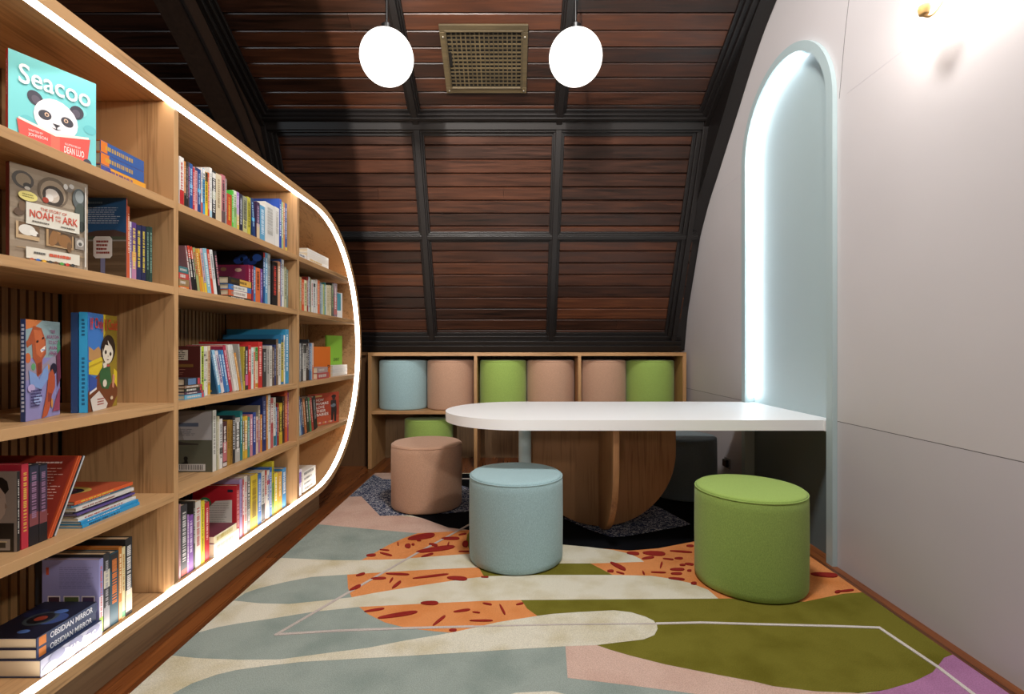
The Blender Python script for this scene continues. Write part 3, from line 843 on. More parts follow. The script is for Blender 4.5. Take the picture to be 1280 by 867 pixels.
class Shelf:
    """places books along one shelf; measurements come from an enlarged view (scale, ox, oy) of the photograph"""
    def __init__(s, sc, ox, oy, xs, top, gap, where, y_min, y_max):
        s.sc, s.ox, s.oy, s.xs, s.top, s.gap, s.where = sc, ox, oy, xs, top, gap, where
        s.y_min, s.y_max = y_min, y_max
        s.cur = y_min; s.i = 0; s.group = 'upright books, '+where
    def Y(s, zx): return F*s.xs/((s.ox+zx/s.sc)-640)
    def H(s, zx, zy): return EYE+(CY-(s.oy+zy/s.sc))*s.Y(zx)/F-s.top
    def up(s, desc, x0, x1, ytop, cover, **k):
        """an upright book; x0..x1 is its spine at the foot, lean is how far (zoomed px) its head is left of its foot"""
        lean = k.pop('lean', 0); d = k.pop('d', None); dx = k.pop('dx', 0); label = k.pop('label', None); minh = k.pop('h', None)
        ya, yb = max(s.Y(x0), s.cur+.0006), s.Y(x1)
        if yb-ya < .0042: yb = ya+.0042
        if yb > s.y_max-.001: yb = s.y_max-.001; ya = min(ya, yb-.004)
        t = yb-ya; h = minh or s.H((x0+x1)/2, ytop); h = min(max(h, .08), s.gap-.006)
        ang = 0
        if lean:
            if lean == getattr(s, 'last_lean', None): ang = s.last_ang
            else: dY = (s.Y(x0)-s.Y(x0-lean)); ang = math.atan2(dY, h)
            t = max(.004, t*math.cos(ang)); h = h/math.cos(ang)-t*abs(math.sin(ang)); h = min(h, (s.gap-.008-t*abs(math.sin(ang)))/math.cos(ang))
        s.last_lean, s.last_ang = lean, ang
        s.cur = yb+(.0008 if lean else 0); s.i += 1
        if not d: d = min(.27, max(.12, h*random.uniform(.62, .76)))
        lab = label or '%s, %s upright from left, %s' % (desc, ORD[s.i-1], s.where)
        if 'dashes' not in k: k['dashes'] = k.pop('ink', '#d9d4cc')
        else: k.pop('ink', None)
        # rotation about the x axis: a positive angle tips the head towards the camera (-y)
        z = s.top+.0006+t/2*abs(math.sin(ang))
        return book((s.xs+dx, (ya+yb)/2, z), (ang, 0, 0), d, h, t, cover, lab, s.group, **k)
    def flat(s, rows, x0, x1, what, d=.17, y0=None, dx=0, reset=True, turn=0):
        """a pile of lying books, listed from the top: (description, zoomed y of upper and lower edge, cover colour, extra)"""
        ya = y0 if y0 is not None else max(s.Y(x0), s.y_min+.002); n = len(rows); z = s.top+.0006; out = []
        ref = (x0+x1)/2; Yr = s.Y(ref)
        for j, (desc, a, b, cover, k) in enumerate(reversed(rows)):
            k = dict(k)
            t = max(.005, abs(b-a)/s.sc*Yr/F); yb = s.Y(k.pop('x1', x1)); h = yb-ya-.001; dd = k.pop('d', d); ddx = k.pop('dx', 0)
            pos = 'topmost' if j == n-1 else 'lowest' if j == 0 else ORD[n-1-j]
            k.setdefault('dashes', '#d9d4cc')
            bk_ = book((s.xs+dx+ddx, yb-.0005, z+t/2), (R(90), 0, R(turn)), dd, h, t, cover, k.pop('label', '%s, %s of pile %s, %s' % (desc, pos, what, s.where)), 'piled books, '+s.where, **k)
            z += t+.0006; out.append(bk_)
        s.pile_top = z; s.pile_end = max(s.Y(r[4].get('x1', x1)) for r in rows)
        if reset: s.cur = max(s.cur, s.pile_end+.001)
        return out

def facing(pxl, pxr, X_left, Y_left, X_right, Y_right, top, h, t, cover, label, group=None, spine=None, tilt=0, **k):
    """a book displayed face-out; its spine edge is at the left"""
    d = Vector((X_right-X_left, Y_right-Y_left)); w = d.length
    th = math.atan2(-d.y, -d.x)          # local -x runs from spine edge to fore-edge
    n = Vector((-math.sin(th), math.cos(th)))
    loc = (X_left-n.x*t/2, Y_left-n.y*t/2, top)
    b = book(loc, (R(tilt), 0, th), w, h, t, cover, label, group, spine=spine, kind='picture_book', **k)
    return b, Face(b, 'front', w, h, t), Face(b, 'spine', w, h, t)

M1, M2, M3 = 'near bay', 'middle bay', 'curved bay'
# ---------------------------------------------------------------- near bay, top shelf
b, f, sp = facing(0, 0, -1.279, 1.269, -1.2, 1.442, SH[0]+.0006, .2585, .012, '#6fc3c6', 'turquoise picture book with a panda reading a red book on its cover', spine='#c23a30')
f.rect('#74cdd0', .0, 1, 0, 1)
for q in range(7): f.oval('#86d6d8' if q % 2 else '#66c2c8', .2+.12*q, .35+.55*((q*37) % 10)/10, .08, .05)
f.oval('#3a3947', .28, .60, .085, .075, 20); f.oval('#57505e', .29, .585, .05, .045, 20)
f.oval('#3a3947', .755, .60, .085, .075, -20); f.oval('#57505e', .745, .585, .05, .045, -20)
f.oval('#ece6ee', .515, .45, .255, .20); f.oval('#f6f4f8', .51, .47, .235, .185)
f.oval('#3b3a44', .385, .46, .075, .05, 25); f.oval('#3b3a44', .64, .46, .075, .05, -28)
for ex in (.405, .625):
    f.oval('#d8b79c', ex, .47, .026, .022); f.oval('#111', ex, .468, .012, .012)
f.poly('#2a2a33', [(.47, .40), (.56, .40), (.525, .37), (.505, .37)]); f.rect('#2a2a33', .507, .521, .345, .375); f.poly('#2a2a33', [(.45, .355), (.513, .34), (.58, .355), (.513, .35)])
f.poly('#f1ece0', [(.10, .36), (.50, .30), (.90, .37), (.90, .34), (.50, .27), (.10, .33)])
f.poly('#d9534a', [(.08, .34), (.45, .28), (.45, .0), (.14, .0)]); f.poly('#d9534a', [(.55, .28), (.92, .35), (.87, .02), (.55, .0)])
f.poly('#e56b58', [(.45, .28), (.5, .27), (.55, .28), (.55, 0), (.45, 0)]); f.oval('#3a3947', .88, .06, .06, .07)
f.done()
f.text('#f4f8f8', 'Seacoo', .10, .92, .70, .90, name='title'); f.text('#f3dfdc', 'WRITTEN BY', .20, .36, .245, .265, name='lettering'); f.text('#f3dfdc', 'JOHNSON', .20, .41, .19, .23, name='lettering')
f.text('#f3dfdc', 'ILLUSTRATED BY', .61, .80, .215, .235, name='lettering'); f.text('#f6e6e3', 'DEAN LUO', .60, .84, .13, .20, name='lettering')
sp.text('#e9b0a8', 'SEACOO', .25, .75, .55, .9, True, 'lettering')
s = Shelf(3.6125, 0, 0, -1.20, SH[0], .33, 'top shelf, '+M1, .78, 1.70)
rows = [('orange book with blue spine', 0, 51, '#d9792d', dict(spine='#35599a', bands=[(.86, 1, '#d9792d')], dashes='#c8a23a', x1=650)), ('orange and blue book', 0, 51, '#d9792d', dict(spine='#35599a', bands=[(.82, 1, '#d9792d')], dashes='#c8a23a', x1=650)), ('blue book with yellow spine', 0, 51, '#3a4f92', dict(spine='#d99a33', bands=[(.8, 1, '#46549a')], dashes='#4d3d84', x1=658))]
s.flat(rows, 450, 655, 'beside the panda book', d=.15, y0=1.458)
# slim books standing behind, at the left edge of the picture
# ---------------------------------------------------------------- near bay, second shelf
b, f, sp = facing(0, 0, -1.232, 1.2256, -1.19, 1.402, SH[1]+.0006, .246, .012, '#9a8a75', "brown picture book with animals in pigeonholes and red title, standing face out", spine='#6d2b22')
f.rect('#94836e', 0, 1, 0, 1)
for a in range(9): f.rect('#8a7964' if a % 2 else '#9d8d78', 0, 1, a/9, a/9+.05)
f.oval('#4d4740', .15, .85, .13, .09); f.oval('#8c7b64', .155, .85, .09, .065); f.oval('#3a3530', .2, .80, .05, .03); f.oval('#cfc8bc', .2, .775, .035, .018)
f.oval('#6b5b49', .52, .80, .20, .16); f.oval('#a08d75', .52, .79, .165, .135); f.oval('#3f342a', .52, .76, .14, .11); f.rect('#93826d', .3, .76, .58, .66)
f.oval('#c9b9a8', .51, .76, .09, .07); f.oval('#ded4c9', .5, .79, .08, .045); f.oval('#e7e0d8', .47, .735, .05, .04); f.oval('#a23a22', .42, .70, .04, .03)
f.oval('#7d756b', .72, .88, .06, .03); f.oval('#d9d7d2', .68, .9, .03, .03); f.oval('#c9c5be', .76, .92, .035, .025)
f.oval('#5a5f5e', .87, .80, .1, .12); f.oval('#8f9696', .87, .83, .06, .07); f.oval('#49514a', .88, .62, .08, .14); f.oval('#2f342f', .90, .5, .05, .06)
f.rect('#b99e79', .06, .34, .25, .42); f.rect('#6a5137', .09, .34, .29, .42); f.oval('#d9d5cb', .19, .345, .10, .055); f.oval('#e4e1d8', .27, .325, .055, .03, -15); f.oval('#5b4b3c', .32, .31, .02, .015)
f.oval('#5b4634', .1, .52, .07, .04, 30); f.oval('#6d563e', .13, .58, .04, .05)
f.rect('#b08f66', .42, .78, .22, .40); f.rect('#5d4630', .45, .76, .24, .40); f.oval('#8c6236', .53, .33, .06, .11, -20); f.oval('#a97b48', .57, .42, .035, .05, 20); f.oval('#8c6236', .66, .30, .09, .07, 20); f.oval('#70502f', .72, .24, .03, .06)
f.rect('#8a8178', .80, .95, .24, .38); f.oval('#bdb8b0', .87, .31, .05, .04); f.oval('#4f4a44', .87, .30, .025, .02)
f.rect('#a38a68', .06, .92, .155, .165)
f.poly('#5f503f', [(.17, .43), (.86, .36), (.86, .39), (.17, .45)]); f.rect('#d8d3c4', .17, .86, .41, .635)
f.rect('#d5d0c1', .17, .86, .06, .175)
for q, col in enumerate(('#b5532f', '#2f5fae', '#d8a62f', '#3b3b3b', '#6d4a2c', '#4f9a44', '#c0392b', '#30302f')): f.oval(col, .24+.075*q, .05, .028, .016)
f.oval('#ddd07a', .19, .69, .115, .05)
f.rect('#cfcac2', .93, .95, .05, .95)
f.done()
f.text('#c4573c', 'THE STORY OF', .34, .68, .575, .605); f.text('#c9472f', 'NOAH', .21, .50, .485, .565); f.text('#c4573c', 'AND', .525, .60, .53, .555, name='lettering'); f.text('#c4573c', 'THE', .525, .60, .49, .515, name='lettering'); f.text('#c9472f', 'ARK', .62, .83, .485, .565)
for q in (('#6a665e', .24, .46, .43, .455, 1, 3, .6), ('#6a665e', .6, .8, .43, .455, 1, 4, .6), ('#5d5a54', .26, .43, .10, .135, 1, 5, .6), ('#c4573c', .45, .8, .095, .14, 1, 6, .7), ('#8c8344', .12, .26, .665, .71, 2, 7, .5)):
    f2 = Face(b, 'front', f.w, f.h, f.t); f2.n = f.n+1; f2.lines(*q); f2.done('small_print')
s = Shelf(4.333, 0, 180, -1.20, SH[1], .262, 'second shelf, '+M1, .78, 1.70)
s.cur = 1.555
bb = s.up('', 665, 690, 285, '#2e527d', d=.235, label='tall blue and brown book seen from behind, second shelf of near bay', spine='#b85a3e')
f = Face(bb, 'back', *bb['size']); f.rect('#2a5580', 0, 1, .5, 1); f.poly('#54403a', [(0, .5), (1, .5), (1, .57), (.85, .61), (.6, .60), (.3, .53)]); f.rect('#4b5140', 0, 1, .485, .53); f.rect('#867f78', 0, 1, .472, .49); f.rect('#64503c', 0, 1, 0, .472)
for q in range(7): f.rect('#6b5742' if q % 2 else '#5d4a37', 0, 1, q*.06, q*.06+.03)
f.rect('#7a7b9c', .665, .725, 0, .28)
f.poly('#d9d3cd', [(.57, .50), (.60, .53), (.79, .53), (.82, .50), (.82, .295), (.79, .265), (.60, .265), (.57, .295)])
f.lines('#8d3b33', .61, .79, .30, .48, 4, 11, .55); f.lines('#b9c7d6', .5, .95, .67, .88, 8, 12, .3); f.lines('#6f94b5', .5, .7, .92, .95, 1, 14, .8); f.done('back_cover_art')
s.up('slim orange-red book', 690, 702, 338, '#c0542f', ink='#e3c9b0'); s.up('thin white and violet book', 702, 712, 420, '#c9c2cf', ink='#5a3a7a'); s.up('purple and pink book', 712, 738, 425, '#5a3a78', bands=[(.02, .35, '#b07a9a'), (.35, .5, '#c98a5a')], ink='#e0c860')
s.up('navy book with yellow title', 740, 764, 440, '#262a52', ink='#d8c24a'); s.up('dark navy book with yellow title', 766, 790, 444, '#1e2246', ink='#d2bd4a'); s.up('black-green book', 792, 808, 448, '#15302c', ink='#7a9a8a'); s.up('dark green book', 809, 825, 450, '#1b3b34', ink='#7a9a8a')
# ---------------------------------------------------------------- near bay, third shelf: two books face out
b, f, sp = facing(0, 0, -1.2125, 1.246, -1.257, 1.389, SH[2]+.0006, .256, .010, '#8f86b5', 'slim lilac painted picture book with two laughing faces, third shelf of near bay', spine='#22345e')
f.rect('#8a86b8', 0, 1, 0, 1); f.rect('#8fa5a8', 0, 1, .62, 1); f.poly('#9a8d9f', [(.0, .6), (.5, .55), (1, .7), (1, .5), (0, .4)])
f.poly('#c9753f', [(0, 1), (.45, 1), (.25, .93), (0, .9)]); f.oval('#c76a3c', .05, .62, .08, .05); f.oval('#5d9a6a', .2, .53, .06, .035); f.oval('#c98b4a', .62, .52, .06, .03); f.oval('#4f8a6a', .95, .72, .05, .09)
f.poly('#a9532f', [(.05, .80), (.2, .94), (.42, .92), (.55, .80), (.56, .66), (.45, .60), (.44, .47), (.30, .42), (.27, .56), (.18, .62), (.16, .76), (.02, .72), (.0, .78)])
f.poly('#c4683c', [(.2, .9), (.4, .9), (.52, .78), (.52, .68), (.40, .62), (.28, .66), (.24, .8)]); f.poly('#7d3524', [(.3, .56), (.42, .58), (.42, .47), (.31, .44)])
f.poly('#eee6dc', [(.38, .70), (.53, .745), (.52, .70), (.42, .672)]); f.rect('#4d7fc0', .42, .52, .695, .705); f.oval('#2b1a16', .30, .785, .035, .012, 20); f.oval('#2b1a16', .46, .82, .03, .011, 20)
f.poly('#7f9bd0', [(.25, .46), (.35, .40), (.48, .50), (.60, .55), (.62, .40), (.4, .3), (.1, .35), (.06, .5)])
f.oval('#2a1f2e', .78, .50, .10, .06); f.poly('#b2522d', [(.58, .30), (.62, .45), (.74, .50), (.82, .42), (.82, .30), (.72, .22), (.66, .10), (.58, .02), (.42, .0), (.50, .14), (.55, .22)]); f.poly('#8a3a26', [(.60, .26), (.72, .24), (.70, .16), (.60, .16)])
f.poly('#6d3346', [(.86, .64), (.98, .70), (1, .4), (.9, .3)]); f.poly('#93435a', [(.74, .05), (.88, .22), (.98, .3), (.96, .05)]); f.oval('#c98a3f', .72, .14, .03, .05); f.oval('#9fb0dd', .3, .2, .12, .05); f.oval('#b6a6cf', .12, .32, .1, .04)
f.lines('#3a3566', .10, .42, .12, .30, 6, 21, .5); f.done()
f.n += 2
for j, wd in enumerate(('THE', 'REASONS', 'TO NOT', 'RAIN', 'ON IT')):
    pass
for j, (wd, a, z) in enumerate((('THE', .66, .80), ('REASON', .56, .92), ('TO NOT', .60, .90), ('RUN', .64, .86), ('FREE', .63, .86))):
    f.text('#8d2d63', wd, a, z, .875-.057*j, .91-.057*j)
sp.lines('#c3c8d6', .2, .8, .08, .95, 22, 33, .6); sp.done('spine_lettering')
b, f, sp = facing(0, 0, -1.2115, 1.4276, -1.2797, 1.6187, SH[2]+.0006, .287, .020, '#2f63a8', 'thick bright picture book of a dark-haired girl leaning on a book', spine='#35a3d6')
f.rect('#3577c4', 0, .50, 0, 1); f.rect('#8f7a24', .5, 1, 0, 1); f.poly('#d9c12f', [(.50, 1), (.58, 1), (.56, .80), (.50, .76)]); f.poly('#d9c12f', [(.88, .42), (1, .38), (1, .15), (.84, .2)])
f.poly('#b98c5a', [(.02, .66), (.18, .62), (.34, .66), (.44, .6), (.4, .5), (.02, .52)]); f.poly('#d9bf30', [(.02, .50), (.5, .56), (.46, .44), (.3, .36), (.02, .38)]); f.poly('#b99a25', [(.02, .46), (.5, .52), (.5, .50), (.02, .44)])
f.poly('#6d3a22', [(.12, .30), (.4, .40), (.62, .26), (.9, .26), (1, .20), (1, .12), (.8, 0), (0, 0), (.0, .2)])
f.poly('#2750a0', [(.02, .38), (.28, .32), (.26, .24), (.04, .20)]); f.poly('#dedede', [(.04, .20), (.26, .24), (.27, .22), (.04, .175)])
f.poly('#27603a', [(.36, .40), (.50, .46), (.72, .45), (.78, .28), (.66, .20), (.44, .22), (.36, .30)]); f.poly('#c98a74', [(.82, .36), (.9, .34), (.86, .2), (.8, .22)])
f.oval('#211a18', .66, .63, .26, .155, 8); f.oval('#e2dac8', .645, .60, .19, .125, 8); f.poly('#211a18', [(.47, .70), (.62, .745), (.66, .67), (.55, .68), (.47, .60)]); f.poly('#211a18', [(.62, .745), (.84, .70), (.84, .60), (.78, .66), (.68, .70)])
f.oval('#1d1a19', .56, .60, .035, .022); f.oval('#1d1a19', .73, .58, .035, .022); f.poly('#5a3a30', [(.58, .525), (.68, .52), (.63, .51)]); f.oval('#c4b49c', .64, .555, .015, .012); f.poly('#e2dac8', [(.46, .48), (.6, .50), (.58, .44), (.48, .43)]); f.oval('#ded6c4', .52, .27, .07, .04); f.oval('#b74a4a', .64, .455, .06, .012)
f.poly('#d3cfc9', [(.04, .13), (.32, .20), (.62, .05), (.56, .0), (.12, .0)]); f.oval('#cdbba0', .76, .10, .05, .02); f.lines('#9c4438', .26, .5, .04, .12, 3, 8, .5); f.done()
f.n += 1
f.text('#c73426', 'If', .04, .13, .83, .95); f.text('#c73426', 'Only', .18, .47, .81, .955); f.text('#c73426', 'I', .53, .565, .83, .95); f.text('#c73426', 'Could', .63, .96, .84, .955)
sp.lines('#1f5f86', .3, .7, .06, .55, 12, 9, .6); sp.lines('#1f5f86', .3, .7, .75, .93, 5, 19, .6); sp.done('spine_lettering')
b, f, sp = facing(0, 0, -1.2325, 1.4195, -1.3007, 1.6106, SH[2]+.0006, .285, .016, '#24487e', 'navy book standing close behind the girl picture book, third shelf', spine='#25406b')
# ---------------------------------------------------------------- near bay, fourth shelf
s = Shelf(7.111, 0, 570, -1.195, SH[3], .278, 'fourth shelf, '+M1, .78, 1.70)
bb = s.up('', 150, 176, 138, '#8a7f78', d=.22, label='black and grey book with a portrait photograph on its cover, near bay', spine='#1d1b1c', ink='#c4bdb6')
f = Face(bb, 'back', *bb['size']); f.rect('#8b7f77', 0, .97, 0, 1); f.rect('#1b1817', 0, .97, 0, .36); f.rect('#9b928a', .1, .93, .02, .16); f.rect('#3a332b', .7, .88, .05, .12)
Q = lambda pts: [(.74+(u-.3)*.42, v) for u, v in pts]
f.poly('#1c1715', Q([(.0, .92), (.35, .94), (.55, .93), (.68, .88), (.72, .78), (.62, .72), (.5, .76), (.0, .7)])); f.poly('#a9968a', Q([(.0, .80), (.3, .82), (.5, .80), (.62, .72), (.66, .60), (.62, .48), (.5, .40), (.3, .36), (.0, .36)])); f.oval('#2a201d', .80, .68, .022, .012); f.oval('#74594f', .80, .49, .02, .012); f.poly('#8b7668', Q([(.62, .62), (.70, .56), (.62, .54)])); f.rect('#c9b892', .78, .9, .12, .135)
f.done('cover_art')
s.up('red gold-dotted book', 190, 252, 72, '#b02a3c', d=.225, bands=[], ink='#d3a24a')
s.up('black book with violet night sky', 256, 345, 72, '#17141c', d=.225, bands=[(.78, .98, '#2a2a3c'), (.4, .78, '#40283d'), (.24, .4, '#7a3f42')], ink='#8d6a86')
s.up('second black book with violet night sky', 348, 420, 70, '#15131b', d=.225, bands=[(.78, .98, '#2a2a3c'), (.4, .78, '#40283d'), (.24, .4, '#7a3f42')], ink='#8d6a86')
for j, (a, z, col, nm) in enumerate(((405, 430, '#a8401f', 'rust-red'), (432, 452, '#b34a22', 'orange-red'), (454, 466, '#2a2426', 'black'), (468, 486, '#b9bcc0', 'pale grey'))):
    bb = s.up('slim leaning %s book' % nm, a+10, z+10, 62, col, lean=-275+j*4, d=.215, spine='#c0522a' if j < 2 else None, ink='#e6b04a' if j < 2 else '#777')
    if j == 0:
        f = Face(bb, 'back', *bb['size']); f.rect('#8d2f22', .01, .98, .01, .99); f.lines('#cfa094', .3, .92, .1, .84, 20, 41, .28); f.lines('#e2c4bc', .5, .9, .89, .92, 1, 42, .7); f.done('back_cover_art')
rows = [('orange-red picture book', 232, 262, '#a6482b', dict(spine='#cf5a2c', dx=-.004, dashes='#d8c24a')), ('thin light blue book', 262, 282, '#4a8fb0', dict(dx=-.012)), ('white book', 282, 312, '#cfcbc6', dict(dashes='#8d4a3a')), ('thin black book', 312, 326, '#26282c', dict(dx=-.008)), ('violet book', 326, 342, '#5a4a86', dict(dx=.003)), ('brown patterned book', 342, 358, '#6f5a3a', dict(dx=-.006)), ('white-spined book', 358, 384, '#d8d4cb', dict(dashes='#b0403a', dx=.006)), ('blue book', 384, 408, '#2a8cbf', dict(dx=.014)), ('sky blue book', 408, 436, '#2f93c8', dict(dx=.018, dashes='#1a4a6a'))]
pl = s.flat(rows, 660, 1180, 'of thin books', d=.24, y0=None, dx=.004)
f = Face(pl[-1], 'back', *pl[-1]['size']); f = Face(pl[-1], 'front', *pl[-1]['size']); f.oval('#b79a4a', .5, .5, .30, .2); f.oval('#23202a', .5, .55, .25, .17); f.oval('#6d3a52', .5, .5, .14, .08); f.done()
# ---------------------------------------------------------------- near bay, bottom
s = Shelf(5.256, 0, 665, -1.20, BOT, .30, 'bottom shelf, '+M1, .78, 1.70)
rows = [('dark blue fantasy paperback', 415, 585, '#1d2440', dict(spine='#26375c', dashes=None, x1=636)), ('dark blue paperback', 500, 660, '#1d2440', dict(spine='#26375c', dashes=None, x1=630)), ('thick pale grey-blue paperback', 560, 760, '#39405a', dict(spine='#8b8fa6', dashes=None, x1=648, dx=.01))]
for r_ in range(3):
    rows[r_] = (rows[r_][0], 0, (68, 66, 108)[r_], rows[r_][3], rows[r_][4])
pl = s.flat(rows, 240, 640, 'by the slats', d=.15, dx=.0)
for q, bb in enumerate(pl):
    f = Face(bb, 'spine', *bb['size'])
    if q == 0:
        for k3 in range(9): f.oval(('#a9aec2', '#6b7090', '#c2c4d0')[k3 % 3], .5+.25*math.sin(k3*2.1), .06+.1*k3, .3, .12)
        f.done('spine_art'); f.n += 1; f.text('#d8d8de', 'KINGS', .2, .72, .12, .62, True, 'title')
    else:
        f.rect('#c9762f', .12, .9, .86, .97); f.done('spine_art'); f.n += 1; f.text('#d4d8e2', 'OBSIDIAN MIRROR', .22, .78, .08, .80, True, 'title')
f = Face(pl[-1], 'front', *pl[-1]['size']); f.rect('#12162a', 0, 1, 0, 1); f.oval('#33477c', .3, .5, .25, .16); f.oval('#1a2448', .75, .35, .2, .12); f.oval('#3d4a52', .5, .5, .26, .2); f.oval('#15181f', .5, .5, .2, .15); f.oval('#a5452a', .5, .5, .1, .07); f.oval('#4a6aa8', .35, .3, .12, .06); f.oval('#4a6aa8', .4, .85, .1, .05); f.done()
bb = s.up('', 640, 678, 178, '#8f90c4', d=.165, dx=-.0, label='lilac paperback with small pictures on its back, bottom of near bay', bands=[(.02, .22, '#8fb83a'), (.22, .5, '#dcd8e2')], ink='#c76a6a')
f = Face(bb, 'back', *bb['size']); f.rect('#9293c8', 0, 1, 0, 1); f.lines('#6d6ea2', .3, .93, .60, .9, 11, 51, .25); f.rect('#c4523a', .07, .12, .8, .9)
for q, (a, z) in enumerate(((.1, .32), (.38, .66), (.7, .93))): f.rect('#e6e0e0', a, z, .36, .52); f.rect(('#4a3040', '#54603c', '#4a3a5c')[q], a+.015, z-.015, .375, .505)
f.done('back_cover_art')
s.up('black and grey paperback', 680, 722, 138, '#2a2c33', d=.2, bands=[(.55, .78, '#c9c4b2'), (.02, .3, '#8a8c94')], ink='#9a9aa2')
s.up('teal paperback with orange letters', 724, 778, 130, '#1f4a5c', d=.22, bands=[(.75, .98, '#26282d')], ink='#d57a3a')
s.up('amber paperback', 780, 800, 95, '#bf7a35', d=.2, bands=[(.02, .25, '#c9a878')], ink='#ecd9b0'); s.up('cream paperback with green foot', 801, 822, 98, '#d9cda0', d=.2, bands=[(.02, .1, '#4a9a6a')], ink='#b5803a')
bb = s.up('tall black hardback with white foot', 824, 868, 38, '#22262b', d=.24, bands=[(.05, .33, '#d8c9a8')], ink='#d5d5d5')
# ---------------------------------------------------------------- middle bay, top shelf
Z6 = (6.667, 210, 180)
s = Shelf(*Z6, -1.19, SH[0], .33, 'top shelf, '+M2, 1.727, 2.678)
U = s.up
U('white book with red foot', 96, 132, 110, '#dedad4', bands=[(0.01, .36, '#b3262a')], ink='#c23a34')
U('orange and black book', 133, 148, 145, '#c9803f', bands=[(.01, .35, '#25221f')], ink='#f0dcc0')
U('black book', 149, 168, 150, '#2a2628', ink='#8d8a8a'); U('pink-edged dark book', 169, 179, 152, '#4a3a44', ink='#d98aa8')
U('blue book with cyan mark', 180, 206, 165, '#28508f', bands=[(.5, .58, '#35a9d8')], ink='#9fc0e0')
U('red book', 207, 222, 200, '#bd2a2e', ink='#e6bfb8'); U('pink book with navy head', 223, 245, 195, '#d3a0a4', bands=[(.93, 1, '#2a3560')], ink='#a8606a')
U('navy book with cyan mark', 247, 273, 210, '#23407a', d=.17, bands=[(.5, .58, '#35a9d8')], ink='#9fc0e0')
U('white and red book', 274, 289, 197, '#dcd6d2', bands=[(.01, .3, '#b8433c')], ink='#444')
U('light blue book with white head', 290, 308, 205, '#3f97c9', bands=[(.78, .99, '#dedede')], ink='#24303c')
U('yellow book with black head', 309, 331, 235, '#dcc22f', bands=[(.8, .99, '#2a2522')], ink='#6a5a1a'); U('orange-red book', 332, 345, 240, '#c9522c', ink='#efc9b0')
U('white book', 346, 366, 200, '#dfe0de', bands=[(.02, .2, '#9fc9dc')], ink='#b8b4ae')
U('black and white patterned book', 367, 398, 225, '#26282a', bands=[(.86, .96, '#d6d4cf'), (.45, .6, '#b9bfa8')], ink='#dcdcda')
U('cream linen book', 399, 445, 253, '#cdbfa2', ink='#a59070'); U('pink and grey book', 447, 476, 260, '#b9707a', bands=[(.02, .3, '#5a4a4c')], ink='#3a3034'); U('slim grey book', 477, 489, 290, '#8d8a86', ink='#c9c6c0')
bb = U('', 490, 531, 418, '#b54428', label='small red-orange book, left of the bright green one, top shelf, middle bay', ink='#d8a23a')
U('bright green book', 532, 547, 388, '#4fb53f', d=.2, ink='#d8ecd0'); U('white and green book', 548, 571, 390, '#d7dcc9', d=.19, bands=[(.02, .6, '#8fbf6f')], ink='#6a8a5a'); U('lilac and yellow book', 572, 593, 402, '#a77fc0', bands=[(.02, .45, '#d2b84a')], ink='#e9dcec')
U('black-navy book', 595, 621, 418, '#23263a', ink='#c9ced8'); U('grey-olive book', 623, 661, 440, '#8d8f78', bands=[(.02, .4, '#b9b67a')], ink='#5a5c4a'); U('yellow-green book', 662, 688, 445, '#b9b13f', ink='#6a6422')
U('leaning navy book with cyan mark', 707, 732, 460, '#1f3a6a', lean=20, d=.16, bands=[(.45, .53, '#35a9d8')], ink='#9fc0e0')
U('plum book with cream foot', 737, 764, 485, '#3f2a4a', bands=[(.02, .45, '#cdb998')], ink='#b8a0c0'); U('light blue book', 768, 806, 516, '#5c9cc2', ink='#cfe2ee')
U('thick white binder-like book', 810, 890, 500, '#d3d2ce', d=.24, ink='#b0aea8'); U('white pamphlet-thick book', 892, 926, 530, '#dcdad6', d=.22, ink='#b9b6b0')
U('tall bright blue book', 928, 946, 460, '#2b4fae', d=.27, ink='#cdd6ea'); U('green and white book', 947, 960, 484, '#9fc08a', ink='#f0f0ea'); U('orange and white book', 961, 974, 490, '#d08a54', ink='#f4e9da'); U('blue book with yellow edge', 975, 992, 495, '#33589c', bands=[(.02, .12, '#d8c24a')], ink='#d0d8e8')
